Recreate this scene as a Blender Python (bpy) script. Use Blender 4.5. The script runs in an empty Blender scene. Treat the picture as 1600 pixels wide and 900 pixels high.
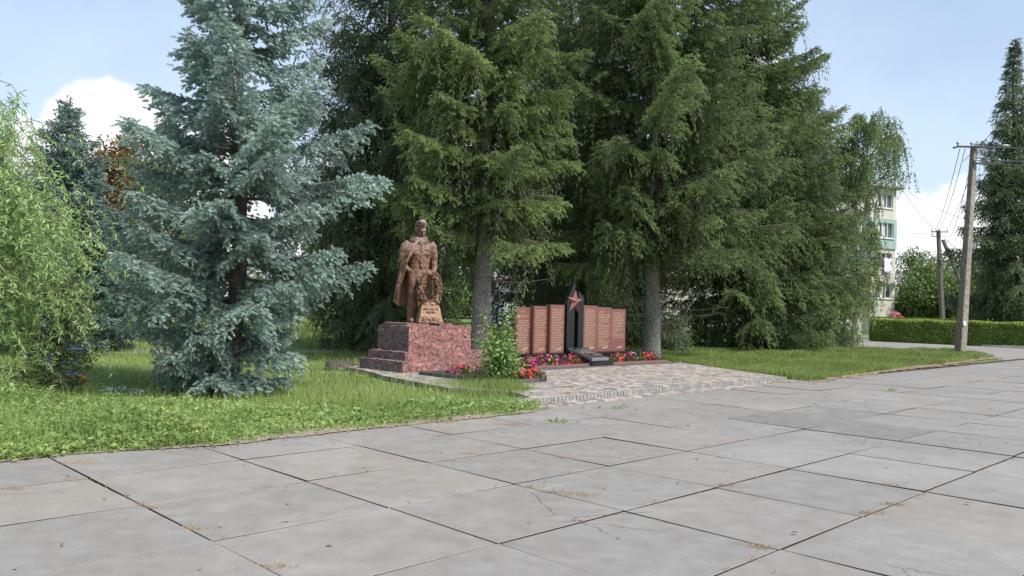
import bpy, bmesh, math, random
import numpy as np
from mathutils import Vector, Matrix, noise as mnoise

# ------------------------------------------------------------------ camera
FL = 1264.0; EYE = 1.65
ROLL = math.atan((501.1 - 460.07) / 1600); PITCH = math.atan((480.6 - 450) * math.cos(ROLL) / FL)
FW = np.array([0, math.cos(PITCH), math.sin(PITCH)]); R0 = np.array([1., 0, 0]); U0 = np.cross(R0, FW)
RT = math.cos(ROLL) * R0 + math.sin(ROLL) * U0; UP = np.cross(RT, FW); CP = np.array([0, 0, EYE])
sc = bpy.context.scene; col = sc.collection
cd = bpy.data.cameras.new('camera'); cam = bpy.data.objects.new('camera', cd); col.objects.link(cam)
cd.sensor_width = 36; cd.lens = FL / 1600 * 36; cd.clip_end = 3000; cd.clip_start = 0.1
M = Matrix(((RT[0], UP[0], -FW[0], 0), (RT[1], UP[1], -FW[1], 0), (RT[2], UP[2], -FW[2], EYE), (0, 0, 0, 1)))
cam.matrix_world = M; sc.camera = cam

# ------------------------------------------------------------------ sky, sun, exposure
SUN_EL, SUN_AZ = math.radians(52), math.radians(128)      # azimuth clockwise from +Y: behind the camera, to its right
SUN_W, SUN_ANGLE, SKY_W, EXPO = 2.8, math.radians(10), 0.10, 0.80
sd = bpy.data.lights.new('sun', 'SUN'); sun = bpy.data.objects.new('sun', sd); col.objects.link(sun)
sd.energy = SUN_W; sd.angle = SUN_ANGLE; sd.color = (1.0, 0.96, 0.90)
sdir = Vector((math.sin(SUN_AZ) * math.cos(SUN_EL), math.cos(SUN_AZ) * math.cos(SUN_EL), math.sin(SUN_EL)))
sun.rotation_euler = sdir.to_track_quat('Z', 'Y').to_euler(); sun.location = (8, -12, 30)
w = bpy.data.worlds.new('World'); sc.world = w; w.use_nodes = True
nt = w.node_tree; nt.nodes.clear()
wo = nt.nodes.new('ShaderNodeOutputWorld'); bg = nt.nodes.new('ShaderNodeBackground'); bg.inputs[1].default_value = SKY_W
sky = nt.nodes.new('ShaderNodeTexSky'); sky.sky_type = 'NISHITA'; sky.sun_disc = False
sky.sun_elevation = SUN_EL; sky.sun_rotation = SUN_AZ; sky.air_density = 1.0; sky.dust_density = 1.5; sky.ozone_density = 1.5
tc = nt.nodes.new('ShaderNodeTexCoord')
def wmath(op, a, b=None, clamp=False):
    n = nt.nodes.new('ShaderNodeMath'); n.operation = op; n.use_clamp = clamp
    for i, x in enumerate((a, b)):
        if x is None: continue
        if isinstance(x, (int, float)): n.inputs[i].default_value = x
        else: nt.links.new(x, n.inputs[i])
    return n.outputs[0]
def wnoise(scale, det, rough=0.6):
    n = nt.nodes.new('ShaderNodeTexNoise'); n.inputs['Scale'].default_value = scale
    n.inputs['Detail'].default_value = det; n.inputs['Roughness'].default_value = rough
    nt.links.new(tc.outputs['Generated'], n.inputs['Vector']); return n.outputs['Fac']
def skyray(u, v):
    d = FW + RT * (u - 800) / FL + UP * (450 - v) / FL; return d / np.linalg.norm(d)
n1 = wnoise(9, 8); 
total = None
for (u, v, rad, amp) in [(172, 232, 92, 1.0), (300, 335, 130, .9), (1150, 110, 70, .8), (1450, 420, 190, .62), (1250, 470, 260, .55), (700, 480, 420, .75), (880, 400, 160, .8), (30, 230, 60, .45), (1560, 400, 110, .6)]:
    d = skyray(u, v); dp = nt.nodes.new('ShaderNodeVectorMath'); dp.operation = 'DOT_PRODUCT'
    nt.links.new(tc.outputs['Generated'], dp.inputs[0]); dp.inputs[1].default_value = tuple(d)
    c1 = math.cos(rad / FL)
    m = nt.nodes.new('ShaderNodeMapRange'); m.inputs[1].default_value = 1 - (1 - c1) * 1.6; m.inputs[2].default_value = 1.0
    m.inputs[3].default_value = 0; m.inputs[4].default_value = amp; nt.links.new(dp.outputs['Value'], m.inputs[0])
    total = m.outputs[0] if total is None else wmath('MAXIMUM', total, m.outputs[0])
dens = wmath('ADD', wmath('MULTIPLY', total, 0.62), wmath('MULTIPLY', n1, 0.9))
cov = nt.nodes.new('ShaderNodeMapRange'); cov.interpolation_type = 'SMOOTHSTEP'
cov.inputs[1].default_value = 0.66; cov.inputs[2].default_value = 0.78; nt.links.new(dens, cov.inputs[0])
# the other half of the sky (behind the camera) holds scattered clouds as well
n3 = wnoise(3.0, 6); thin = nt.nodes.new('ShaderNodeMapRange'); thin.inputs[1].default_value = 0.42; thin.inputs[2].default_value = 0.75
thin.inputs[3].default_value = 0.20; thin.inputs[4].default_value = 0.5; nt.links.new(n3, thin.inputs[0])
sep = nt.nodes.new('ShaderNodeSeparateXYZ'); nt.links.new(tc.outputs['Generated'], sep.inputs[0])
low = nt.nodes.new('ShaderNodeMapRange'); low.inputs[1].default_value = 0.55; low.inputs[2].default_value = 0.02
low.inputs[3].default_value = 0; low.inputs[4].default_value = 0.45; nt.links.new(sep.outputs['Z'], low.inputs[0])
veil = wmath('ADD', thin.outputs[0], low.outputs[0], True)
mixv = nt.nodes.new('ShaderNodeMix'); mixv.data_type = 'RGBA'; nt.links.new(veil, mixv.inputs[0])
nt.links.new(sky.outputs[0], mixv.inputs[6]); mixv.inputs[7].default_value = (4.8, 5.7, 6.9, 1)
mixc = nt.nodes.new('ShaderNodeMix'); mixc.data_type = 'RGBA'; nt.links.new(cov.outputs[0], mixc.inputs[0])
nt.links.new(mixv.outputs[2], mixc.inputs[6])
n4 = wnoise(16, 6); shade = nt.nodes.new('ShaderNodeMix'); shade.data_type = 'RGBA'; nt.links.new(n4, shade.inputs[0])
shade.inputs[6].default_value = (5.6, 5.7, 6.1, 1); shade.inputs[7].default_value = (8.2, 8.1, 8.0, 1)
nt.links.new(shade.outputs[2], mixc.inputs[7])
nt.links.new(mixc.outputs[2], bg.inputs[0]); nt.links.new(bg.outputs[0], wo.inputs[0])
sc.view_settings.view_transform = 'Standard'; sc.view_settings.look = 'None'
sc.view_settings.exposure = EXPO; sc.view_settings.gamma = 1; sc.view_settings.use_curve_mapping = False
sc.render.engine = 'CYCLES'
sc.cycles.max_bounces = 6; sc.cycles.diffuse_bounces = 3; sc.cycles.glossy_bounces = 2; sc.cycles.transmission_bounces = 3
sc.cycles.transparent_max_bounces = 4

# ------------------------------------------------------------------ measuring helpers
def ray(u, v): return FW + RT * (u - 800) / FL + UP * (450 - v) / FL
def G(u, v, z=0.):
    d = ray(u, v); return CP + d * ((z - EYE) / d[2])
def at(u, v, Y):
    d = ray(u, v); return CP + d * (Y / d[1])
ANG = math.radians(44.5)                                   # the square's own grid: s runs right and away, t left and away
ES = np.array([math.cos(ANG), math.sin(ANG)]); ET = np.array([-math.sin(ANG), math.cos(ANG)])
def W(s, t, z=0.): return Vector((s * ES[0] + t * ET[0], s * ES[1] + t * ET[1], z))
def st(p): return float(p[0] * ES[0] + p[1] * ES[1]), float(p[0] * ET[0] + p[1] * ET[1])
def ont(u, v, c):
    d = ray(u, v); k = c / (d[0] * ET[0] + d[1] * ET[1]); p = CP + d * k; return st(p)[0], float(p[2])
def sz(u, v, s):
    d = ray(u, v); k = s / (d[0] * ES[0] + d[1] * ES[1]); p = CP + d * k; return st(p)[1], float(p[2])

# ------------------------------------------------------------------ object helpers
def tag(o, label=None, cat=None, group=None, kind=None):
    if label: o['label'] = label
    if cat: o['category'] = cat
    if group: o['group'] = group
    if kind: o['kind'] = kind
    return o
def empty(name, loc, rz=0., **k):
    o = bpy.data.objects.new(name, None); col.objects.link(o); o.location = loc; o.rotation_euler = (0, 0, rz)
    return tag(o, **k)
def link(name, me, mat, parent=None, loc=None, **k):
    o = bpy.data.objects.new(name, me); col.objects.link(o)
    if mat is not None and not len(me.materials): me.materials.append(mat)
    if parent is not None: o.parent = parent
    if loc is not None: o.location = loc
    return tag(o, **k)
def copy_tree(o, parent=None):
    c = o.copy(); col.objects.link(c); c.parent = parent
    for ch in [x for x in bpy.data.objects if x.parent == o]: copy_tree(ch, c)
    return c

class MB:
    """collects boxes, tubes, lofts into one mesh"""
    def __init__(s): s.v = []; s.f = []; s.sm = []; s.mi = []
    def add(s, vs, fs, smooth=False, mi=0):
        o = len(s.v); s.v += [tuple(map(float, p)) for p in vs]
        for f in fs: s.f.append([i + o for i in f]); s.sm.append(smooth); s.mi.append(mi)
    def box(s, x0, x1, y0, y1, z0, z1, mi=0):
        v = [(x, y, z) for x in (x0, x1) for y in (y0, y1) for z in (z0, z1)]
        s.add(v, [(0, 1, 3, 2), (4, 6, 7, 5), (0, 4, 5, 1), (2, 3, 7, 6), (0, 2, 6, 4), (1, 5, 7, 3)], mi=mi)
    def hexa(s, b, t, mi=0):
        v = list(b) + list(t); s.add(v, [(3, 2, 1, 0), (4, 5, 6, 7), (0, 1, 5, 4), (1, 2, 6, 5), (2, 3, 7, 6), (3, 0, 4, 7)], mi=mi)
    def prism(s, poly, z0, z1, mi=0):
        n = len(poly); v = [(x, y, z0) for x, y in poly] + [(x, y, z1) for x, y in poly]
        s.add(v, [list(range(n))[::-1], list(range(n, 2 * n))] + [(i, (i + 1) % n, n + (i + 1) % n, n + i) for i in range(n)], mi=mi)
    def tube(s, pts, rad, n=6, smooth=True, caps=True, mi=0):
        pts = [Vector(p) for p in pts]
        if not hasattr(rad, '__len__'): rad = [rad] * len(pts)
        vs = []; fs = []; last = None
        for i, p in enumerate(pts):
            d = (pts[min(i + 1, len(pts) - 1)] - pts[max(i - 1, 0)]).normalized()
            if last is None:
                a = Vector((0, 0, 1)) if abs(d.z) < .9 else Vector((1, 0, 0)); x = d.cross(a).normalized()
            else: x = (last - d * last.dot(d)).normalized()
            last = x; y = d.cross(x)
            for k in range(n):
                an = 2 * math.pi * k / n; vs.append(p + (x * math.cos(an) + y * math.sin(an)) * rad[i])
        for i in range(len(pts) - 1):
            for k in range(n):
                a = i * n + k; b = i * n + (k + 1) % n; fs.append((a, b, b + n, a + n))
        if caps: fs.append(list(range(n))[::-1]); fs.append([(len(pts) - 1) * n + k for k in range(n)])
        s.add(vs, fs, smooth, mi)
    def loft(s, rings, n=20, smooth=True, fn=None, mi=0):
        """rings: (cx, cy, z, rx, ry[, rot])"""
        vs = []; fs = []
        for ri, r in enumerate(rings):
            cx, cy, z, rx, ry = r[:5]; ro = r[5] if len(r) > 5 else 0
            for k in range(n):
                an = 2 * math.pi * k / n; q = fn(an, ri / (len(rings) - 1)) if fn else 1
                x = rx * q * math.cos(an); y = ry * q * math.sin(an)
                vs.append((cx + x * math.cos(ro) - y * math.sin(ro), cy + x * math.sin(ro) + y * math.cos(ro), z))
        m = len(rings)
        for i in range(m - 1):
            for k in range(n):
                a = i * n + k; b = i * n + (k + 1) % n; fs.append((a, b, b + n, a + n))
        fs.append(list(range(n))[::-1]); fs.append([(m - 1) * n + k for k in range(n)])
        s.add(vs, fs, smooth, mi)
    def ball(s, c, r, n=10, m=7, mat=None, mi=0):
        rx, ry, rz = (r, r, r) if not hasattr(r, '__len__') else r
        vs = [(0, 0, -1)]
        for i in range(1, m):
            ph = -math.pi / 2 + math.pi * i / m
            for k in range(n): vs.append((math.cos(ph) * math.cos(2 * math.pi * k / n), math.cos(ph) * math.sin(2 * math.pi * k / n), math.sin(ph)))
        vs.append((0, 0, 1)); fs = []
        for k in range(n): fs.append((0, 1 + (k + 1) % n, 1 + k))
        for i in range(m - 2):
            for k in range(n):
                a = 1 + i * n + k; b = 1 + i * n + (k + 1) % n; fs.append((a, b, b + n, a + n))
        L = len(vs) - 1
        for k in range(n): fs.append((L, L - n + k, L - n + (k + 1) % n))
        out = []
        for x, y, z in vs:
            p = Vector((x * rx, y * ry, z * rz))
            if mat is not None: p = mat @ p
            out.append(p + Vector(c))
        s.add(out, fs, True, mi)
    def mesh(s, name, mats=()):
        me = bpy.data.meshes.new(name); me.from_pydata(s.v, [], s.f)
        for m in mats: me.materials.append(m)
        me.polygons.foreach_set('use_smooth', s.sm)
        if len(mats) > 1: me.polygons.foreach_set('material_index', s.mi)
        me.update(); return me
    def build(s, name, mat, parent=None, bevel=0, **k):
        me = s.mesh(name, [mat] if not isinstance(mat, (list, tuple)) else mat)
        o = link(name, me, None, parent, **k)
        if bevel:
            b = o.modifiers.new('bevel', 'BEVEL'); b.width = bevel; b.segments = 2; b.limit_method = 'ANGLE'; b.angle_limit = 0.6
        return o

def fast_mesh(name, V, F, rnd=None, mats=(), smooth=False, nper=3):
    V = np.ascontiguousarray(V, np.float32); F = np.ascontiguousarray(F, np.int32)
    me = bpy.data.meshes.new(name); me.vertices.add(len(V)); me.vertices.foreach_set('co', V.ravel())
    me.loops.add(F.size); me.loops.foreach_set('vertex_index', F.ravel())
    me.polygons.add(len(F)); me.polygons.foreach_set('loop_start', np.arange(len(F), dtype=np.int32) * nper)
    if smooth: me.polygons.foreach_set('use_smooth', np.ones(len(F), bool))
    me.update(calc_edges=True)
    if rnd is not None:
        a = me.attributes.new('rnd', 'FLOAT', 'POINT'); a.data.foreach_set('value', np.ascontiguousarray(rnd, np.float32))
    for m in mats: me.materials.append(m)
    return me

def unit(a): return a / np.maximum(np.linalg.norm(a, axis=-1, keepdims=True), 1e-9)
def stamp(tv, tf, pos, d, up, L, Wd, rnd, flat=1.0):
    """place a small template (x across, y along, z up) at many places"""
    d = unit(d); x = unit(np.cross(d, up)); z = np.cross(x, d)
    P = (pos[:, None, :] + tv[None, :, 0:1] * Wd[:, None, None] * x[:, None, :] + tv[None, :, 1:2] * L[:, None, None] * d[:, None, :]
         + tv[None, :, 2:3] * (Wd * flat)[:, None, None] * z[:, None, :])
    n = len(pos); V = P.reshape(-1, 3); F = (tf[None] + (np.arange(n) * len(tv))[:, None, None]).reshape(-1, tf.shape[1])
    return V, F, np.repeat(rnd, len(tv))
def cat(parts):
    V = []; F = []; R = []; o = 0
    for v, f, r in parts: V.append(v); F.append(f + o); R.append(r); o += len(v)
    return np.concatenate(V), np.concatenate(F), np.concatenate(R)

def brush_template(rings, per, seed, wtri=.5, lean=.55):
    """a conifer shoot: a spray of short needle tufts round a stem"""
    r = np.random.RandomState(seed); V = []; F = []
    for k in range(rings):
        y = k / rings * .82; rad = (1 - .55 * (k / rings) ** 2)
        for j in range(per):
            a = 2 * math.pi * (j + .5 * (k % 2) + r.uniform(-.15, .15)) / per
            c, s_ = math.cos(a), math.sin(a); o = len(V)
            V += [(-s_ * wtri * .5, y - .03, c * wtri * .5), (s_ * wtri * .5, y + .06, -c * wtri * .5), (c * rad, y + lean * .45 + r.uniform(-.04, .06), s_ * rad)]
            F.append((o, o + 1, o + 2))
    o = len(V); V += [(-wtri * .6, .72, 0), (wtri * .6, .72, 0), (0, 1.08, 0)]; F.append((o, o + 1, o + 2))
    return np.array(V), np.array(F)
T_BLUE = brush_template(4, 4, 1, .62, .5)
T_GREEN = brush_template(4, 3, 2, .55, .75)
T_FAR = brush_template(2, 3, 3, .9, .8)
T_LEAF = (np.array([(-.12, 0, 0), (.12, 0, 0), (-.5, .4, .10), (.5, .45, .12), (0, 1, -.08)]), np.array([(0, 1, 3), (0, 3, 2), (2, 3, 4)]))
T_BLADE = (np.array([(-.5, 0, 0), (.5, 0, 0), (-.3, .55, .0), (.3, .55, .0), (0, 1, 0)]), np.array([(0, 1, 3), (0, 3, 2), (2, 3, 4)]))
T_WILLOW = (np.array([(-.2, 0, 0), (.2, 0, 0), (-.5, .3, .5), (.5, .3, .5), (-.35, .7, .2), (.35, .7, .2), (.2, 1, -.8)]), np.array([(0, 1, 3), (0, 3, 2), (2, 3, 5), (2, 5, 4), (4, 5, 6)]))

# ------------------------------------------------------------------ materials
def new_mat(name):
    m = bpy.data.materials.new(name); m.use_nodes = True; t = m.node_tree; t.nodes.clear()
    o = t.nodes.new('ShaderNodeOutputMaterial'); return m, t, o
def N(t, typ, **k):
    n = t.nodes.new(typ)
    for a, b in k.items(): setattr(n, a, b)
    return n
def mixrgb(t, fac, a, b, blend='MIX'):
    n = N(t, 'ShaderNodeMix', data_type='RGBA', blend_type=blend)
    for i, x in ((0, fac), (6, a), (7, b)):
        if isinstance(x, (int, float)): n.inputs[i].default_value = x
        elif isinstance(x, (tuple, list)): n.inputs[i].default_value = tuple(x)[:3] + (1,)
        else: t.links.new(x, n.inputs[i])
    return n.outputs[2]
def noise(t, vec, scale, det=4, rough=.55, dist=0):
    n = N(t, 'ShaderNodeTexNoise'); n.inputs['Scale'].default_value = scale; n.inputs['Detail'].default_value = det
    n.inputs['Roughness'].default_value = rough; n.inputs['Distortion'].default_value = dist
    if vec is not None: t.links.new(vec, n.inputs['Vector'])
    return n.outputs['Fac']
def ramp(t, fac, lo, hi, a=0., b=1.):
    n = N(t, 'ShaderNodeMapRange'); n.inputs[1].default_value = lo; n.inputs[2].default_value = hi
    n.inputs[3].default_value = a; n.inputs[4].default_value = b; t.links.new(fac, n.inputs[0]); return n.outputs[0]
def bump(t, h, strength, dist):
    n = N(t, 'ShaderNodeBump'); n.inputs['Strength'].default_value = strength; n.inputs['Distance'].default_value = dist
    t.links.new(h, n.inputs['Height']); return n.outputs[0]
def principled(t, o, colr, rough=.7, normal=None, metal=0, spec=.5):
    p = N(t, 'ShaderNodeBsdfPrincipled')
    if isinstance(colr, (tuple, list)): p.inputs['Base Color'].default_value = tuple(colr)[:3] + (1,)
    else: t.links.new(colr, p.inputs['Base Color'])
    if isinstance(rough, (int, float)): p.inputs['Roughness'].default_value = rough
    else: t.links.new(rough, p.inputs['Roughness'])
    p.inputs['Metallic'].default_value = metal; p.inputs['Specular IOR Level'].default_value = spec
    if normal is not None: t.links.new(normal, p.inputs['Normal'])
    t.links.new(p.outputs[0], o.inputs[0]); return p
def foliage(name, dark, light, trans=.25, rough=.55, dry=None, spec=.35):
    m, t, o = new_mat(name)
    a = N(t, 'ShaderNodeAttribute', attribute_name='rnd')
    g = N(t, 'ShaderNodeNewGeometry'); nz = noise(t, g.outputs['Position'], 1.3, 2)
    f = N(t, 'ShaderNodeMath', operation='MULTIPLY_ADD'); t.links.new(nz, f.inputs[0]); f.inputs[1].default_value = .9
    ad = N(t, 'ShaderNodeMath', operation='ADD'); t.links.new(a.outputs['Fac'], ad.inputs[0]); ad.inputs[1].default_value = -.45
    t.links.new(ad.outputs[0], f.inputs[2]); f.use_clamp = True
    c = mixrgb(t, f.outputs[0], dark, light)
    if dry: c = mixrgb(t, ramp(t, a.outputs['Fac'], .93, .97), c, dry)
    p = N(t, 'ShaderNodeBsdfPrincipled'); t.links.new(c, p.inputs['Base Color']); p.inputs['Roughness'].default_value = rough
    p.inputs['Specular IOR Level'].default_value = spec
    tr = N(t, 'ShaderNodeBsdfTranslucent'); t.links.new(c, tr.inputs[0])
    mx = N(t, 'ShaderNodeMixShader'); mx.inputs[0].default_value = trans; t.links.new(p.outputs[0], mx.inputs[1]); t.links.new(tr.outputs[0], mx.inputs[2])
    t.links.new(mx.outputs[0], o.inputs[0]); return m
def plain(name, c, rough=.6, var=.15, scale=6, bmp=0., metal=0, spec=.5):
    m, t, o = new_mat(name); tcn = N(t, 'ShaderNodeTexCoord')
    nz = noise(t, tcn.outputs['Object'], scale, 5)
    d = tuple(x * (1 - var) for x in c); l = tuple(min(1, x * (1 + var)) for x in c)
    cc = mixrgb(t, ramp(t, nz, .3, .7), d, l)
    principled(t, o, cc, rough, bump(t, nz, .4, bmp) if bmp else None, metal, spec); return m
def bark(name, dark, light, sx=6, sz_=1.4):
    m, t, o = new_mat(name); tcn = N(t, 'ShaderNodeTexCoord')
    mp = N(t, 'ShaderNodeMapping'); mp.inputs['Scale'].default_value = (sx, sx, sz_ * 2.6); t.links.new(tcn.outputs['Object'], mp.inputs[0])
    v = N(t, 'ShaderNodeTexVoronoi'); v.inputs['Scale'].default_value = 3.2; t.links.new(mp.outputs[0], v.inputs['Vector'])
    nz = noise(t, mp.outputs[0], 2.5, 6, .7); big = noise(t, tcn.outputs['Object'], 1.2, 3)
    c = mixrgb(t, ramp(t, nz, .32, .68), dark, light)
    c = mixrgb(t, ramp(t, v.outputs['Distance'], .5, .15, 0, .5), c, tuple(x * .55 for x in dark))
    c = mixrgb(t, ramp(t, big, .5, .7, 0, .4), c, tuple(x * 1.15 for x in light))
    h = N(t, 'ShaderNodeMath', operation='ADD'); t.links.new(nz, h.inputs[0]); t.links.new(v.outputs['Distance'], h.inputs[1])
    principled(t, o, c, .9, bump(t, h.outputs[0], .9, .03), 0, .2); return m

MAT = {}
MAT['blue'] = foliage('blue_needles', (.135, .20, .175), (.53, .68, .60), .12, .6)
MAT['blue2'] = foliage('bluegreen_needles', (.11, .175, .15), (.26, .37, .33), .12, .6)
MAT['norway'] = foliage('green_needles', (.066, .105, .04), (.35, .45, .18), .22, .55)
MAT['norway_b'] = foliage('fresh_green_needles', (.075, .12, .042), (.385, .49, .185), .22, .55)
MAT['norway_d'] = foliage('dull_green_needles', (.055, .085, .038), (.25, .33, .15), .15, .6)
MAT['willow'] = foliage('willow_leaves', (.26, .42, .11), (.56, .74, .33), .4, .5)
MAT['birch'] = foliage('birch_leaves', (.14, .21, .065), (.34, .45, .19), .3, .5, dry=(.30, .24, .06))
MAT['broad'] = foliage('broad_leaves', (.085, .135, .035), (.20, .28, .09), .28, .5)
MAT['broad2'] = foliage('pale_broad_leaves', (.13, .20, .06), (.28, .37, .14), .3, .5)
MAT['copper'] = foliage('copper_leaves', (.14, .085, .035), (.32, .21, .09), .3, .5)
MAT['grass'] = foliage('grass_blades', (.155, .235, .05), (.36, .46, .14), .35, .5, dry=(.36, .31, .15))
MAT['weeds'] = foliage('weed_leaves', (.15, .24, .055), (.38, .49, .17), .32, .5)
MAT['hedge'] = foliage('hedge_leaves', (.15, .25, .05), (.36, .48, .13), .25, .4)
MAT['hedge_top'] = foliage('young_hedge_leaves', (.30, .40, .06), (.48, .58, .14), .35, .45)
MAT['shrub'] = foliage('sapling_leaves', (.14, .24, .06), (.34, .48, .17), .32, .4)
MAT['petleaf'] = foliage('petunia_leaves', (.07, .14, .03), (.18, .26, .07), .3, .5)
MAT['dryweed'] = foliage('dry_grass_blades', (.32, .22, .11), (.52, .38, .2), .3, .7)
MAT['litter'] = foliage('fallen_leaves', (.22, .13, .07), (.46, .34, .22), .2, .7)
MAT['bark'] = bark('spruce_bark', (.13, .115, .10), (.33, .305, .28))
MAT['bark_dark'] = bark('dark_bark', (.07, .058, .047), (.15, .13, .11))
MAT['twig'] = plain('bare_twigs', (.13, .11, .09), .85, .3)
MAT['birchbark'] = bark('birch_bark', (.10, .09, .08), (.62, .6, .56), 2, 3)
def petal(name, c):
    m, t, o = new_mat(name); a = N(t, 'ShaderNodeAttribute', attribute_name='rnd')
    cc = mixrgb(t, a.outputs['Fac'], tuple(x * .7 for x in c), tuple(min(1, x * 1.2 + .02) for x in c))
    p = N(t, 'ShaderNodeBsdfPrincipled'); t.links.new(cc, p.inputs[0]); p.inputs['Roughness'].default_value = .6
    tr = N(t, 'ShaderNodeBsdfTranslucent'); t.links.new(cc, tr.inputs[0]); mx = N(t, 'ShaderNodeMixShader'); mx.inputs[0].default_value = .3
    t.links.new(p.outputs[0], mx.inputs[1]); t.links.new(tr.outputs[0], mx.inputs[2]); t.links.new(mx.outputs[0], o.inputs[0]); return m
PET = {'magenta': petal('magenta_petals', (.55, .02, .25)), 'purple': petal('purple_petals', (.36, .03, .42)), 'red': petal('red_petals', (.66, .04, .07)),
       'orange': petal('orange_petals', (.72, .13, .04)), 'pink': petal('pink_petals', (.72, .30, .38)), 'yellow': petal('yellow_petals', (.75, .55, .04)), 'lilac': petal('lilac_petals', (.55, .35, .55))}

# concrete slabs
def slab_material():
    m, t, o = new_mat('concrete_slabs'); g = N(t, 'ShaderNodeNewGeometry'); P = g.outputs['Position']
    a = N(t, 'ShaderNodeAttribute', attribute_name='tone'); b = N(t, 'ShaderNodeAttribute', attribute_name='warm')
    base = mixrgb(t, b.outputs['Fac'], (.268, .252, .233), (.305, .268, .226))
    c = mixrgb(t, a.outputs['Fac'], (.15, .145, .135), base)
    big = noise(t, P, .7, 5, .6, .4); c = mixrgb(t, ramp(t, big, .38, .68, 0, .42), c, (.19, .175, .155))
    mid = noise(t, P, 4.5, 6, .65); c = mixrgb(t, ramp(t, mid, .35, .7, 0, .22), c, (.46, .46, .45))
    fine = noise(t, P, 70, 3, .6); c = mixrgb(t, ramp(t, fine, .35, .75, 0, .4), c, (.18, .175, .165))
    sp = N(t, 'ShaderNodeTexVoronoi'); sp.inputs['Scale'].default_value = 9; t.links.new(P, sp.inputs['Vector'])
    c = mixrgb(t, ramp(t, sp.outputs['Distance'], .07, .03, 0, .35), c, (.10, .09, .08))
    wv = noise(t, P, 2.2, 8, .75, 1.5); c = mixrgb(t, ramp(t, wv, .56, .66, 0, .38), c, (.17, .155, .14)); w2 = noise(t, P, .35, 7, .7, 1.2); c = mixrgb(t, ramp(t, w2, .5, .62, 0, .25), c, (.40, .385, .36))
    ck = N(t, 'ShaderNodeTexVoronoi', feature='DISTANCE_TO_EDGE'); ck.inputs['Scale'].default_value = .9
    t.links.new(mixrgb(t, .12, P, noise(t, P, 3.5, 6, .7)), ck.inputs['Vector']); gate = ramp(t, noise(t, P, .22, 2), .56, .60)
    gm = N(t, 'ShaderNodeMath', operation='MULTIPLY'); t.links.new(gate, gm.inputs[0]); t.links.new(ramp(t, ck.outputs['Distance'], .007, .002, 0, .7), gm.inputs[1])
    c = mixrgb(t, gm.outputs[0], c, (.07, .062, .052))
    h = N(t, 'ShaderNodeMath', operation='ADD'); t.links.new(fine, h.inputs[0]); t.links.new(mid, h.inputs[1])
    principled(t, o, c, ramp(t, mid, .3, .7, .62, .85), bump(t, h.outputs[0], .35, .006), 0, .35); return m
MAT['slab'] = slab_material()
def ground_material(name, cols, scale=.5, fine=18, bmp=.02, rough=.95):
    m, t, o = new_mat(name); g = N(t, 'ShaderNodeNewGeometry'); P = g.outputs['Position']
    a = noise(t, P, scale, 6, .6); b = noise(t, P, fine, 5, .7)
    c = mixrgb(t, ramp(t, a, .35, .65), cols[0], cols[1]); c = mixrgb(t, ramp(t, b, .4, .7, 0, .7), c, cols[2])
    principled(t, o, c, rough, bump(t, b, .6, bmp), 0, .2); return m
MAT['soil'] = ground_material('grassy_ground', ((.12, .18, .045), (.19, .25, .075), (.14, .14, .065)), .4, 14)
MAT['dirt'] = ground_material('joint_dirt', ((.035, .03, .024), (.055, .047, .036), (.09, .07, .048)), 2, 30)
MAT['asphalt'] = ground_material('worn_asphalt', ((.25, .235, .22), (.31, .295, .28), (.20, .19, .175)), .25, 40, .004)
MAT['path'] = ground_material('pale_path', ((.40, .38, .34), (.33, .31, .28), (.28, .26, .22)), .8, 20, .01)
MAT['kerb'] = plain('kerb_concrete', (.42, .41, .39), .85, .3, 7, .004)
MAT['edging'] = plain('grey_edging_pavers', (.30, .29, .27), .85, .3, 9, .004)
MAT['plates'] = plain('white_wash', (.6, .6, .57), .85, .3, 5, .004)

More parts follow.
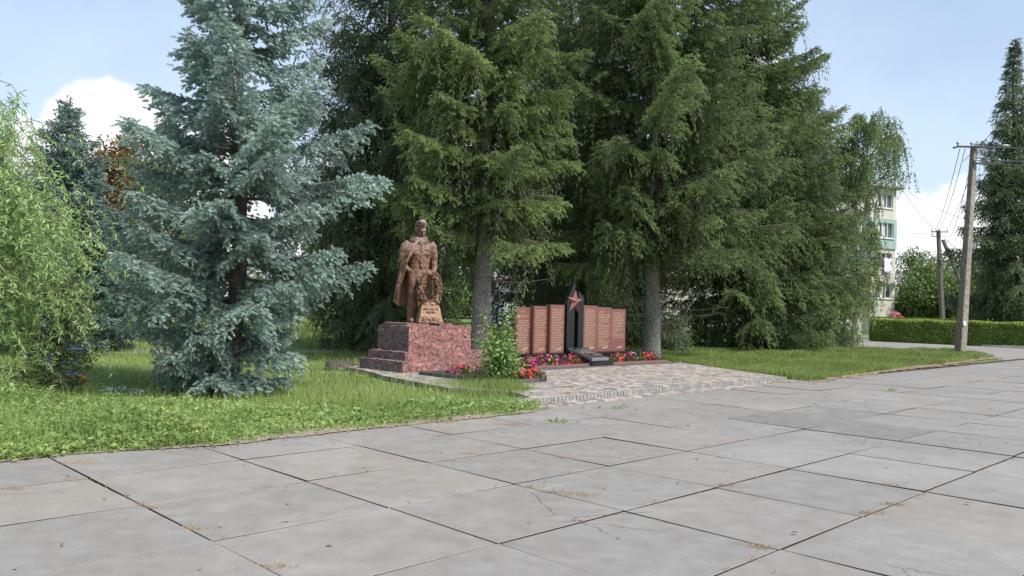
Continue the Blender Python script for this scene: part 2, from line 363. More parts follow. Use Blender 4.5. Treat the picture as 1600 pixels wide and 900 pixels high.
def paver_material():
    m, t, o = new_mat('patterned_pavers'); tcn = N(t, 'ShaderNodeTexCoord')
    mp = N(t, 'ShaderNodeMapping'); t.links.new(tcn.outputs['Object'], mp.inputs[0]); mp.inputs['Rotation'].default_value = (0, 0, math.radians(45))
    br = N(t, 'ShaderNodeTexBrick'); br.inputs['Scale'].default_value = 1; br.inputs['Brick Width'].default_value = .24; br.inputs['Row Height'].default_value = .12
    br.inputs['Mortar Size'].default_value = .006; br.inputs['Mortar Smooth'].default_value = .1; t.links.new(mp.outputs[0], br.inputs['Vector'])
    br.inputs['Color1'].default_value = (0, 0, 0, 1); br.inputs['Color2'].default_value = (1, 1, 1, 1); br.inputs['Mortar'].default_value = (.5, .5, .5, 1)
    vo = N(t, 'ShaderNodeTexVoronoi'); vo.inputs['Scale'].default_value = 7.5; vo.inputs['Randomness'].default_value = .55; t.links.new(mp.outputs[0], vo.inputs['Vector'])
    cr = N(t, 'ShaderNodeValToRGB'); cr.color_ramp.interpolation = 'CONSTANT'
    els = [(0, (.29, .25, .23, 1)), (.2, (.44, .40, .35, 1)), (.38, (.19, .15, .15, 1)), (.55, (.48, .46, .43, 1)), (.7, (.42, .33, .21, 1)), (.85, (.26, .24, .25, 1))]
    cr.color_ramp.elements[0].position = 0; cr.color_ramp.elements[0].color = els[0][1]; cr.color_ramp.elements[1].position = els[1][0]; cr.color_ramp.elements[1].color = els[1][1]
    for p, c in els[2:]: e = cr.color_ramp.elements.new(p); e.color = c
    sp = N(t, 'ShaderNodeSeparateColor'); t.links.new(vo.outputs['Color'], sp.inputs[0]); t.links.new(sp.outputs[0], cr.inputs[0])
    c = mixrgb(t, br.outputs['Fac'], cr.outputs[0], (.12, .11, .10))
    nz = noise(t, tcn.outputs['Object'], 1.3, 5); c = mixrgb(t, ramp(t, nz, .4, .7, 0, .3), c, (.25, .23, .2))
    principled(t, o, c, .8, bump(t, br.outputs['Fac'], .4, -.004), 0, .3); return m
MAT['paver'] = paver_material()
def rubble_material():
    """rubble stonework painted oxide red, grey-violet on the left side: weathered paint plus shade put into the colour"""
    m, t, o = new_mat('painted_rubble_stone'); tcn = N(t, 'ShaderNodeTexCoord'); P = tcn.outputs['Object']
    wn = N(t, 'ShaderNodeTexNoise'); wn.inputs['Scale'].default_value = 3; wn.inputs['Detail'].default_value = 3; t.links.new(P, wn.inputs['Vector'])
    wp = mixrgb(t, .30, P, wn.outputs['Color'])
    v = N(t, 'ShaderNodeTexVoronoi', feature='DISTANCE_TO_EDGE'); v.inputs['Scale'].default_value = 6.5; t.links.new(wp, v.inputs['Vector'])
    v2 = N(t, 'ShaderNodeTexVoronoi'); v2.inputs['Scale'].default_value = 6.5; t.links.new(wp, v2.inputs['Vector'])
    sp = N(t, 'ShaderNodeSeparateColor'); t.links.new(v2.outputs['Color'], sp.inputs[0])
    nz = noise(t, P, 9, 7, .7); nf = noise(t, P, 30, 5, .7)
    red = mixrgb(t, sp.outputs[0], (.31, .105, .078), (.46, .19, .145))
    red = mixrgb(t, ramp(t, nz, .42, .60), red, (.16, .085, .08))
    red = mixrgb(t, ramp(t, nf, .53, .63, 0, .7), red, (.45, .36, .34))
    red = mixrgb(t, ramp(t, v.outputs['Distance'], 0.03, .008, 0, .2), red, (.11, .075, .07))
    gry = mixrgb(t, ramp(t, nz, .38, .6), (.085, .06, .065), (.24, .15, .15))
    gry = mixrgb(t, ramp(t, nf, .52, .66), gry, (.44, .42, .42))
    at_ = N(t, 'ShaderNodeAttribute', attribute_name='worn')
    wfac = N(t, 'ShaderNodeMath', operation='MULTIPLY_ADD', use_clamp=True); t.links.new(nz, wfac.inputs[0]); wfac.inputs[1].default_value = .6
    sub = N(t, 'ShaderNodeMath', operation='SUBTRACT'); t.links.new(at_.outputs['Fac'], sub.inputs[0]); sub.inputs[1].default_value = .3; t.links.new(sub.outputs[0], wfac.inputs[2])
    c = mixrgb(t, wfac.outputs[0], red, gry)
    hh = N(t, 'ShaderNodeMath', operation='ADD'); t.links.new(ramp(t, v.outputs['Distance'], 0, .06), hh.inputs[0]); t.links.new(nz, hh.inputs[1])
    principled(t, o, c, .8, bump(t, hh.outputs[0], .9, .03), 0, .4); return m
MAT['rubble'] = rubble_material()
def bronze_material():
    m, t, o = new_mat('weathered_bronze_paint'); tcn = N(t, 'ShaderNodeTexCoord'); P = tcn.outputs['Object']
    a = noise(t, P, 5, 6, .7, .6); b = noise(t, P, 22, 5, .7)
    g = N(t, 'ShaderNodeNewGeometry')
    c = mixrgb(t, ramp(t, a, .35, .65), (.065, .036, .027), (.31, .165, .10))
    c = mixrgb(t, ramp(t, b, .5, .68, 0, .75), c, (.36, .23, .16))
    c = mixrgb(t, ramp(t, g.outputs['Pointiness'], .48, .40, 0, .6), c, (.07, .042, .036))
    s = N(t, 'ShaderNodeSeparateXYZ'); t.links.new(P, s.inputs[0])
    gr = N(t, 'ShaderNodeMath', operation='MULTIPLY'); t.links.new(ramp(t, s.outputs['Z'], 1.6, 2.6, 0, .75), gr.inputs[0]); t.links.new(ramp(t, a, .4, .55), gr.inputs[1])
    c = mixrgb(t, gr.outputs[0], c, (.33, .30, .28))
    principled(t, o, c, .55, bump(t, b, .9, .02), .15, .5); return m
MAT['bronze'] = bronze_material()
MAT['gold'] = plain('ochre_bronze', (.29, .17, .10), .55, .45, 14, .01, .15)
MAT['pink_granite'] = plain('red_granite', (.20, .083, .068), .35, .22, 60, 0)
MAT['black_granite'] = plain('black_granite', (.012, .014, .015), .2, .4, 50, 0)
MAT['grey_granite'] = plain('grey_granite_edge', (.17, .185, .19), .4, .25, 40, 0)
MAT['letters'] = plain('cream_lettering', (.66, .50, .34), .6, .1)
MAT['star'] = plain('polished_red_stone', (.25, .10, .08), .28, .25, 30, 0)
MAT['redkerb'] = plain('red_granite_kerb', (.20, .105, .09), .6, .25, 20, 0)
MAT['darkkerb'] = plain('dark_kerb', (.09, .085, .08), .7, .3, 15, 0)
MAT['pole'] = bark('concrete_pole', (.22, .19, .155), (.38, .34, .285), 3, .6)
MAT['wood_dark'] = plain('tarred_wood', (.13, .115, .10), .85, .3, 8)
MAT['metal'] = plain('galvanised_metal', (.30, .30, .29), .5, .2, 12, 0, .5)
MAT['dark_metal'] = plain('dark_metal', (.06, .06, .06), .6, .2)
MAT['porcelain'] = plain('insulator_porcelain', (.45, .42, .38), .3, .1)
MAT['cream'] = plain('cream_wall_paint', (.57, .54, .46), .85, .1, 1.2)
MAT['mint'] = plain('mint_cladding', (.33, .43, .39), .7, .08, 1.5)
MAT['white'] = plain('white_frame', (.72, .72, .70), .6, .06)
MAT['winglass'] = plain('window_glass', (.10, .115, .12), .12, .3, 1.5)
MAT['curtain'] = plain('net_curtain', (.5, .5, .47), .8, .15, 3)
MAT['roofgrey'] = plain('grey_roof', (.28, .28, .28), .8, .2, 3)
MAT['cloth'] = plain('white_sheet', (.74, .74, .74), .85, .08, 3)
MAT['dish'] = plain('satellite_dish', (.33, .33, .33), .5, .1)
MAT['yellow'] = plain('yellow_paint', (.72, .42, .02), .45, .12)
MAT['bluepaint'] = plain('blue_paint', (.05, .16, .45), .45, .2)
MAT['turq'] = plain('turquoise_paint', (.12, .42, .36), .5, .15)
MAT['wire'] = plain('wire', (.16, .16, .16), .6, .1)
MAT['car'] = plain('dark_car_paint', (.02, .022, .028), .2, .1)
MAT['carglass'] = plain('car_glass', (.10, .12, .14), .08, .1)
MAT['rubber'] = plain('tyre_rubber', (.03, .03, .03), .9, .1)
MAT['lamp'] = plain('headlamp_glass', (.6, .62, .64), .12, .1)

# ================================================================== SETTING
# ground: one sheet to the horizon
me = bpy.data.meshes.new('ground'); me.from_pydata([(-1500, -300, 0), (1500, -300, 0), (1500, 2200, 0), (-1500, 2200, 0)], [], [(0, 1, 2, 3)])
link('ground', me, MAT['soil'], kind='structure')
def sheet(name, pts, z, mat):
    me = bpy.data.meshes.new(name); me.from_pydata([(p[0], p[1], z) for p in pts], [], [list(range(len(pts)))]); me.update()
    if me.polygons[0].normal.z < 0: me.flip_normals()
    return link(name, me, mat, kind='structure')
MAT['sand'] = ground_material('sandy_soil', ((.30, .25, .19), (.36, .30, .23), (.20, .16, .12)), 2.5, 26, .01)
# slab joints bed and the slabs
sheet('paving_bed', [W(-14, 9.08), W(40.5, 9.5), W(42, 7), W(48, -12), W(-14, -12)], 0.012, MAT['dirt'])
S_L = [2.43 + 1.4 * k - 1.4 * 14 for k in range(14)] + [2.43, 3.88, 5.29, 6.67, 8.11, 9.59, 11.1, 12.6] + [12.6 + 1.44 * k for k in range(1, 22)]
T_L = [9.06, 7.81, 6.54, 5.29, 4.02, 2.68] + [2.68 - 1.3 * k for k in range(1, 12)]
rs = random.Random(5); V = []; F = []; tone = []; warm = []
dark_cells = {(20, 2): 0, (21, 2): 0, (20, 3): 0}
dark_s = {}
def slab(s0, s1, t0, t1, tn, wm):
    g = .007 + .007 * rs.random(); dz = [rs.uniform(-.004, .006) for _ in range(4)]; z = .03 + rs.uniform(-.003, .004)
    b = .004; j = [rs.uniform(-.006, .006) for _ in range(8)]
    c = [(s0 + g + j[0], t0 + g + j[1]), (s1 - g + j[2], t0 + g + j[3]), (s1 - g + j[4], t1 - g + j[5]), (s0 + g + j[6], t1 - g + j[7])]
    ctr = (sum(p[0] for p in c) / 4, sum(p[1] for p in c) / 4)
    o = len(V)
    for k, p in enumerate(c): V.append(tuple(W(p[0], p[1], 0.0)))
    for k, p in enumerate(c): V.append(tuple(W(p[0], p[1], z + dz[k] - b * .8)))
    for k, p in enumerate(c):
        q = (p[0] + math.copysign(b, ctr[0] - p[0]), p[1] + math.copysign(b, ctr[1] - p[1])); V.append(tuple(W(q[0], q[1], z + dz[k])))
    for k in range(4):
        a, bb = k, (k + 1) % 4; F.append((o + a, o + bb, o + 4 + bb, o + 4 + a)); F.append((o + 4 + a, o + 4 + bb, o + 8 + bb, o + 8 + a))
    F.append((o + 8, o + 9, o + 10, o + 11))
    tone.extend([tn] * 12); warm.extend([wm] * 12)
for i in range(len(S_L) - 1):
    for j in range(len(T_L) - 1):
        s0, s1, t1, t0 = S_L[i], S_L[i + 1], T_L[j], T_L[j + 1]
        if s0 > 40 - (9 - t0) * -.0: continue
        tn = rs.uniform(.72, 1.0); wm = rs.choice([0, .1, .2, .35, .1, .8 if rs.random() < .5 else .3])
        if (abs(s0 - 11.1) < .1 and abs(t1 - 6.54) < .1) or (abs(s0 - 12.6) < .1 and abs(t1 - 6.54) < .1) or (abs(s0 - 11.1) < .1 and abs(t1 - 5.29) < .1): tn = .22; wm = .1
        if abs(s0 - 2.43) < .1 and abs(t1 - 7.81) < .1: wm = .6
        if abs(s0 - 3.88) < .1 and abs(t1 - 7.81) < .1: wm = .9
        slab(s0, s1, t0, t1, tn, wm)
me = bpy.data.meshes.new('paving_slabs'); me.from_pydata(V, [], F); me.update()
bmm = bmesh.new(); bmm.from_mesh(me); bmesh.ops.recalc_face_normals(bmm, faces=bmm.faces); bmm.to_mesh(me); bmm.free()
for nm, dat in (('tone', tone), ('warm', warm)):
    a = me.attributes.new(nm, 'FLOAT', 'POINT'); a.data.foreach_set('value', dat)
me.materials.append(MAT['slab']); me.materials.append(MAT['dirt']); me.polygons.foreach_set('material_index', [0 if k % 9 == 8 or k % 9 % 2 == 1 else 1 for k in range(len(me.polygons))])
link('pavement', me, None, kind='structure')

def margin(name, pts, w0, z, seed):
    r = random.Random(seed); A_ = [Vector(G(*p)) for p in pts]; up_ = []; dn = []
    for a, b in zip(A_[:-1], A_[1:]):
        n = max(1, int((b - a).length / .15)); nr = Vector((-(b - a).y, (b - a).x, 0)).normalized()
        for i in range(n): p = a.lerp(b, i / n); q = w0 * (.5 + abs(mnoise.noise(Vector((p.x * 1.5, p.y * 1.5, seed)))) * 2.2) * r.uniform(.8, 1.2); up_.append(p + nr * .35); dn.append(p - nr * q)
    vs = [(v.x, v.y, z) for v in up_ + dn]; n = len(up_); me = bpy.data.meshes.new(name); me.from_pydata(vs, [], [(i, n + i, n + i + 1, i + 1) for i in range(n - 1)]); me.update()
    link(name, me, MAT['sand'], kind='structure')
margin('soil_margin', [(1262, 597), (1330, 588), (1420, 576), (1500, 567), (1556, 559)], .30, .042, 3)
margin('soil_margin', [(0, 727), (100, 716), (240, 706), (340, 701), (480, 684), (640, 667), (760, 655), (845, 645)], .045, .042, 5)
# asphalt road beyond the grass tongue, running off to the right and away to the left past the hedge
sheet('road', [G(1180, 545.5), G(1330, 546), G(1500, 551), G(1545, 560), G(1590, 566), W(40.6, 8), W(50, -12), W(75, -20), W(64, -3), G(1600, 545), G(1470, 538.5), G(1395, 534), G(1352, 530), G(1345, 524), G(1300, 521), G(1290, 526), G(1250, 535)], 0.010, MAT['asphalt'])
sheet('path', [G(1060, 531.5), G(1170, 533.5), G(1250, 535), G(1250, 537.5), G(1170, 535.5), G(1060, 533.5)], 0.014, MAT['path'])
sheet('footpath', [G(20, 545), G(160, 545), G(560, 548), G(600, 546), G(600, 549.5), G(560, 551.5), G(160, 553), G(20, 556)], 0.012, MAT['path'])
# worn earth patch under the firs
k = MB(); pts = [G(1345, 529.5), G(1395, 533.5), G(1470, 538), G(1600, 544.5), G(1700, 549)]
for a, b in zip(pts[:-1], pts[1:]):
    a = Vector(a); b = Vector(b); d = (b - a).normalized(); nrm = Vector((-d.y, d.x, 0)); L = (b - a).length; n = max(1, int(L / 1.0))
    for i in range(n):
        p = a + d * (L * i / n + .01); q = a + d * (L * (i + 1) / n - .01); h = .13 + rs.uniform(-.03, .02)
        k.hexa([p, q, q + nrm * .15, p + nrm * .15], [v + Vector((0, 0, h)) for v in (p, q, q + nrm * .15, p + nrm * .15)])
k.build('kerb', MAT['plates'], kind='structure')

# tiled platform in front of the memorial (local axes = s, t)
plat = MB(); PZ = .10
poly = [(9.75, 9.62), (19.0, 9.62)] + [st(G(u, v, PZ)) for u, v in ((1062, 566),)] + [(21.2, 15.4), (14.2, 16.6), (13.9, 17.2), (11.0, 17.2)] + [st(G(u, v, PZ)) for u, v in ((560, 576), (600, 587), (700, 606), (800, 612), (828, 620))]
plat.prism(poly, 0, PZ)
o = plat.build('platform', MAT['paver'], kind='structure'); o.rotation_euler = (0, 0, ANG)
sp_ = MB(); sp_.prism([(9.6, 9.07), (19.3, 9.07), (19.3, 9.52), (9.6, 9.52)], 0, .034)
o = sp_.build('platform_strip', MAT['paver'], kind='structure'); o.rotation_euler = (0, 0, ANG)
ed = MB(); x = 9.6; r_ = random.Random(3)
while x < 19.0:
    ww = .098; h = PZ + .004 + r_.uniform(-.004, .004); ed.box(x, x + ww - .016, 9.53 + r_.uniform(-.004, .004), 9.617, 0, h); x += ww
o = ed.build('platform_edge', MAT['edging'], kind='structure'); o.rotation_euler = (0, 0, ANG)

# ================================================================== TREES
def trunk_mesh(H, r0, bend, seed, rtop=.02, n=18, flare=1.35):
    r = random.Random(seed); mb = MB(); m = 26; pts = []; rad = []
    for i in range(m + 1):
        z = H * (i / m) ** 1.25; u = z / H
        pts.append((bend[0] * u + .05 * math.sin(z * 1.1 + seed), bend[1] * u + .05 * math.cos(z * .9 + seed), z - .1 if i == 0 else z))
        rad.append(max(rtop, r0 * (1 - u) ** .8 * (1 + (flare - 1) * math.exp(-z / .35))) * (1 + .03 * r.uniform(-1, 1)))
    mb.tube(pts, rad, n)
    # flutes and knots in the surface
    out = []
    for (x, y, z) in mb.v:
        q = mnoise.noise(Vector((x * 3, y * 3, z * 1.2 + seed))) * .05; a = math.atan2(y, x)
        q += .03 * r0 * math.sin(5 * a + seed) * math.exp(-z); out.append((x * (1 + q), y * (1 + q), z))
    mb.v = out; return mb, pts, rad
def polyline_tubes(P, Rd, n=3):
    """many poly-lines (B, K, 3) with radii (B, K) -> mesh arrays"""
    B, K, _ = P.shape; D = np.zeros_like(P); D[:, 1:-1] = P[:, 2:] - P[:, :-2]; D[:, 0] = P[:, 1] - P[:, 0]; D[:, -1] = P[:, -1] - P[:, -2]
    D = unit(D); ref = np.tile(np.array([.13, .21, 1.]), (B, K, 1)); X = unit(np.cross(D, ref)); Y = np.cross(D, X)
    V = []
    for k in range(n):
        a = 2 * math.pi * k / n; V.append(P + (X * math.cos(a) + Y * math.sin(a)) * Rd[..., None])
    V = np.stack(V, 2).reshape(-1, 3); F = []
    idx = np.arange(B * K).reshape(B, K); a = idx[:, :-1].reshape(-1); b = idx[:, 1:].reshape(-1)
    for k in range(n):
        k2 = (k + 1) % n; F.append(np.stack([a * n + k, a * n + k2, b * n + k2, b * n + k], 1))
    return V, np.concatenate(F)

def spruce_meshes(H, R, z0, seed, r0=.3, style='norway', zr=None, p=.8, whorl=.36, per=5, s2=.15, s3=.085, sl=.12, sw=.02, tmpl=T_GREEN,
                  zdet=99, bend=(0, 0), droop=.8, front=None, l2max=.75, keep=None, asym=None, gap=.2, dead=0, thick=0.05, curtain=.3):
    r = np.random.RandomState(seed); zr = z0 + 1.2 if zr is None else zr
    tm, pts, rad = trunk_mesh(H, r0, bend, seed)
    mains = []; z = z0
    while z < H - .15:
        n = per + r.randint(-1, 2); a0 = r.uniform(0, 6.28)
        for j in range(n):
            zz = z + r.uniform(-.5, .5) * whorl; az = a0 + 2 * math.pi * j / n + r.uniform(-.35, .35)
            prof = np.clip((H - zz) / (H - zr), 0.03, 1) ** p
            if zz < zr: prof *= .72 + .28 * (zz - z0) / max(zr - z0, .1)
            L = R * prof * r.uniform(.68, 1.12) * (1 if r.rand() > gap else .7)
            if style == 'norway': L *= .80 + .55 * mnoise.noise(Vector((math.cos(az) * 1.3 + seed, math.sin(az) * 1.3, zz * .8)))+ .12
            if asym: L *= asym(az, zz)
            if L > .12: mains.append((zz, az, L))
        z += whorl * (1 if z < zdet else 1.5)
    mains = np.array(mains); zz, az, L = mains.T; B = len(L); K = 9
    u = np.linspace(0, 1, K)[None, :]; hrel = np.clip((zz - z0) / (H - z0), 0, 1)
    a1 = np.interp(hrel, [0, .35, .7, 1], [-.42, -.22, .1, .75]) if style == 'norway' else np.interp(hrel, [0, .3, .6, 1], [-.34, -.12, .15, .7])
    a1 = a1 + r.uniform(-.1, .1, B); b1 = np.interp(hrel, [0, .5, 1], [.26, .22, .1]) + r.uniform(-.04, .08, B)
    ox, oy = np.cos(az), np.sin(az); wig = r.uniform(-.12, .12, B)
    bx = np.interp(zz, [q[2] for q in pts], [q[0] for q in pts]); by = np.interp(zz, [q[2] for q in pts], [q[1] for q in pts])
    def main_at(i, uu):
        rr = L[i] * uu; sd_ = wig[i] * L[i] * uu ** 2
        return np.stack([bx[i] + ox[i] * rr - oy[i] * sd_, by[i] + oy[i] * rr + ox[i] * sd_, zz[i] + L[i] * (a1[i] * uu + b1[i] * uu ** 2 * 1.0)], -1)
    I = np.repeat(np.arange(B)[:, None], K, 1); PM = main_at(I, np.repeat(u, B, 0)); RM = (.008 + .011 * L[:, None]) * (1 - u * .85)
    wv, wf = polyline_tubes(PM, RM, 5)
    # secondaries
    det = np.where(zz > zdet, 1.7, 1.0)
    cnt = np.maximum(2, (L * .9 / (s2 * det)).astype(int)) * 2
    I = np.repeat(np.arange(B), cnt); seq = np.concatenate([np.arange(c) for c in cnt])
    uu = .1 + .9 * (seq + r.uniform(0, 1, len(seq))) / np.repeat(cnt, cnt); uu = uu ** .9
    side = np.where(seq % 2 == 0, 1., -1.)
    base = main_at(I, uu)
    tang = unit(main_at(I, np.minimum(uu + .03, 1.03)) - main_at(I, uu - .03))
    sidev = unit(np.cross(tang, np.array([0, 0, 1.]))) * side[:, None]
    l2 = np.minimum(l2max, .10 + .48 * L[I] * (1 - uu) ** .7 * np.where(uu < .3, .5 + uu * 1.6, 1)) * r.uniform(.65, 1.15, len(I)) + .04
    dr = droop * r.uniform(.5, 1.4, len(I)) * np.interp(hrel[I], [0, .6, 1], [1, .7, .3])
    ang = r.uniform(.6, 1.0, len(I)); cur = (r.rand(len(I)) < curtain) & (style == 'norway'); dr = np.where(cur, 1.9 * r.uniform(.7, 1.3, len(I)), dr); l2 = np.where(cur, np.minimum(l2 * .6 + .28, l2max), l2)
    d2 = unit(tang * np.cos(ang)[:, None] + sidev * np.sin(ang)[:, None])
    if style == 'norway': d2 = unit(d2 + np.array([0, 0, -1.]) * (dr * .55)[:, None])
    def sec_at(j, w_):
        q = base[j] + d2[j] * (l2[j] * w_)[..., None]; q[..., 2] -= dr[j] * l2[j] * w_ ** 2 * .8; return q
    K2 = 4; J = np.repeat(np.arange(len(I))[:, None], K2, 1); WW = np.repeat(np.linspace(0, 1, K2)[None], len(I), 0)
    sv, sf = polyline_tubes(sec_at(J, WW), np.repeat(np.linspace(.007, .002, K2)[None], len(I), 0), 3)
    # shoots
    c3 = np.maximum(2, (l2 / (s3 * det[I])).astype(int)) * 2 + 1
    J = np.repeat(np.arange(len(I)), c3); q3 = np.concatenate([np.arange(c) for c in c3]); n3 = np.repeat(c3, c3)
    inner = np.clip(.16 - uu[J], 0, 1) * L[I[J]]       # nearest the trunk the twigs are bare
    w3 = (q3 + r.uniform(0, .8, len(J))) / n3; last = q3 == n3 - 1; w3 = np.where(last, .97, np.clip(w3, 0.04, 1))
    ps = sec_at(J, w3); t3 = unit(sec_at(J, np.minimum(w3 + .05, 1.05)) - sec_at(J, w3 - .05))
    sd3 = np.where(q3 % 2 == 0, 1., -1.) * np.where(last, 0, 1)
    lat = unit(np.cross(t3, np.array([0, 0, 1.])))
    upv = np.cross(lat, t3); upv = upv * np.sign(upv[:, 2:3] + 1e-6)
    spread = r.uniform(.55, .95, len(J)) * np.abs(sd3)
    d3 = t3 * np.cos(spread)[:, None] + lat * (np.sin(spread) * sd3)[:, None]
    if style == 'norway': d3 = d3 + np.array([0, 0, -1.]) * r.uniform(-.1, .45, len(J))[:, None] + upv * r.uniform(-.3, .45, len(J))[:, None]
    else: d3 = d3 + upv * r.uniform(-.35, .55, len(J))[:, None]
    ps = ps + r.normal(0, thick, (len(J), 3)) * np.array([1, 1, .8]); ps[:, 2] -= r.exponential(thick * 1.2, len(J)) * (~last)
    ok = inner < .12
    if keep is not None: ok &= keep(ps)
    ps, d3, J = ps[ok], d3[ok], J[ok]
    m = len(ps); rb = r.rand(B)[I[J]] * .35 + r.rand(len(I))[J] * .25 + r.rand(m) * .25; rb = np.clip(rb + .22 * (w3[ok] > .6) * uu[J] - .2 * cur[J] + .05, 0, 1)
    det3 = det[I[J]] ** .7
    fl = stamp(*tmpl, ps, d3, np.array([0, 0, 1.]) + r.uniform(-.4, .4, (m, 3)), sl * r.uniform(.75, 1.25, m) * det3 * np.where(cur[J], .9, 1), sw * r.uniform(.85, 1.2, m) * det3 * np.where(cur[J], .7, 1), rb)
    if dead:
        # old bare limbs low on the trunk
        nb = dead; dz = r.uniform(.8, z0 + 1.2, nb); da = r.uniform(0, 6.28, nb); dl = r.uniform(.6, R * .75, nb); uq = np.linspace(0, 1, 6)[None]
        PP = np.stack([np.cos(da)[:, None] * dl[:, None] * uq, np.sin(da)[:, None] * dl[:, None] * uq, dz[:, None] + dl[:, None] * (-.25 * uq + .25 * uq ** 2) + r.uniform(-.04, .04, (nb, 6)) * uq], -1)
        dv, df = polyline_tubes(PP, (.007 + .011 * dl[:, None]) * (1 - uq * .8), 5)
        nt_ = 10; ii = np.repeat(np.arange(nb), nt_); ut = r.uniform(.3, 1, len(ii)); k0 = np.clip((ut * 5).astype(int), 0, 4); fr = ut * 5 - k0
        b0 = PP[ii, k0] * (1 - fr)[:, None] + PP[ii, k0 + 1] * fr[:, None]; dd = r.normal(0, 1, (len(ii), 3)); dd[:, 2] = -np.abs(dd[:, 2]) * 1.2; dd = unit(dd) * r.uniform(.12, .4, len(ii))[:, None]
        TT = b0[:, None] + dd[:, None] * np.linspace(0, 1, 4)[None, :, None]; tv2, tf2 = polyline_tubes(TT, np.repeat(np.linspace(.005, .0015, 4)[None], len(ii), 0), 3)
        wf = np.concatenate([wf, df + len(wv), tf2 + len(wv) + len(dv)]); wv = np.concatenate([wv, dv, tv2])
    wf = np.concatenate([wf, sf + len(wv)]); wv = np.concatenate([wv, sv])
    return tm, (wv, wf), fl
NT = [0]
def spruce(loc, label, mat, cat_='spruce tree', barkm='bark', group=None, name='spruce_tree', **kw):
    tm, (wv, wf), fl = spruce_meshes(**kw); e = empty(name, loc, label=label, cat=cat_, group=group)
    tm.build('trunk', MAT[barkm], e)
    me = fast_mesh('branches', wv, wf, None, [MAT['twig']], True, 4); link('branches', me, None, e)
    me = fast_mesh('crown', fl[0], fl[1], fl[2], [MAT[mat]]); link('crown', me, None, e); NT[0] += len(fl[1])
    print(label[:40], 'tris', len(fl[1])); return e
def gpos(u, v): p = G(u, v); return (p[0], p[1], 0)
def atx(u, Y): p = at(u, 480, Y); return (p[0], p[1], 0)

# the big blue spruce at the front
def asymB(az, zz):
    x = np.cos(az); q = 1.0
    if x > .5 and zz < 1.6: q = .72
    if np.sin(az) < -.3 and zz < 2.2: q *= 1.15
    if x < -.6 and 3 < zz < 4.2: q = 1.12
    return q
spruce(atx(366, 14.6), 'tall silvery blue spruce with boughs sweeping down to the weeds at the paving', 'blue', name='blue_spruce', H=10.4, R=2.42, z0=.3, zr=3.6, p=.9, seed=11, r0=.17,
       style='blue', whorl=.43, per=6, s2=.105, s3=.06, sl=.105, sw=.036, tmpl=T_BLUE, zdet=7.3, droop=.95, l2max=.62, asym=asymB, barkm='bark_dark', gap=.5, thick=.028)
spruce(atx(98, 24), 'slender blue-green spruce with a bare leader, between the willow and the tall blue spruce', 'blue2', name='blue_spruce', H=7.6, R=2.9, z0=.4, zr=1.6, p=1.0, seed=23, r0=.12,
       style='blue', whorl=.28, per=6, s2=.11, s3=.065, sl=.13, sw=.042, tmpl=T_FAR, droop=.55, l2max=.55, barkm='bark_dark')
spruce(atx(100, 13.2), 'low dark young spruce half hidden behind the willow fronds', 'norway_d', H=2.1, R=.62, z0=.1, zr=.9, p=.7, seed=29, r0=.05,
       style='blue', whorl=.2, per=5, s2=.09, s3=.05, sl=.08, sw=.02, droop=.7, l2max=.3, barkm='bark_dark')
# the row of tall norway spruces round the memorial
spruce(atx(598, 29), 'tall spruce with dull hanging foliage directly behind the soldier statue', 'norway_d', H=20, R=3.6, z0=1.0, zr=4, p=.35, seed=31, r0=.26, whorl=.38, per=6, zdet=11, s2=.15, s3=.085, sl=.19, sw=.042, tmpl=T_FAR, droop=.8, l2max=1.3, dead=60, barkm='bark_dark', thick=.04, curtain=.5)
spruce(atx(752, 23.2), 'tall spruce with thick grey trunk right beside the statue pedestal', 'norway_b', H=19, R=3.3, z0=4.0, zr=7.0, p=.35, seed=42, r0=.27, whorl=.38, per=6, zdet=10.6, s2=.115, s3=.068, sl=.125, sw=.040, droop=.45, l2max=.8, dead=22, thick=.025, curtain=.22)
spruce(atx(1018, 27.6), 'tall spruce with grey trunk at the right end of the memorial wall', 'norway', H=21, R=4.6, z0=4.0, zr=6.5, p=.35, seed=57, r0=.29, whorl=.42, per=6, zdet=12, s2=.135, s3=.073, sl=.14, sw=.044, droop=.5, l2max=.9, dead=18, thick=.03, curtain=.25)
spruce(atx(882, 35.5), 'dark drooping spruce behind the memorial wall, between the two thick trunks', 'norway_d', H=22, R=4.8, z0=2.2, zr=6, p=.35, seed=63, r0=.25, whorl=.44, per=6, zdet=14, s2=.18, s3=.11, sl=.22, sw=.048, tmpl=T_FAR, droop=.9, l2max=1.5, dead=40, barkm='bark_dark', thick=.05, curtain=.5)
spruce(atx(1168, 35.5), 'broad spruce whose dark skirt touches the grass right of the platform', 'norway', H=16.8, R=5.0, z0=.35, zr=3.2, p=.42, seed=71, r0=.27, whorl=.42, per=6, zdet=14, s2=.16, s3=.09, sl=.18, sw=.052, tmpl=T_GREEN, droop=.55, l2max=1.1, barkm='bark_dark', thick=.04)
spruce(atx(1256, 39.5), 'shorter olive spruce leaning against the broad dark one beside the birch', 'norway', H=12.2, R=3.5, z0=.3, zr=2.6, p=.5, seed=83, r0=.2, whorl=.42, per=6, s2=.18, s3=.1, sl=.19, sw=.054, tmpl=T_FAR, droop=.55, l2max=1.1, barkm='bark_dark', thick=.04)
spruce(atx(1262, 47), 'bluish spruce with its tip showing behind the olive spruce', 'blue2', H=14.5, R=3.2, z0=1, zr=3, p=.7, seed=87, r0=.2, style='blue', whorl=.40, s2=.2, s3=.14, sl=.28, sw=.07, tmpl=T_FAR, droop=.6, l2max=.8, barkm='bark_dark')
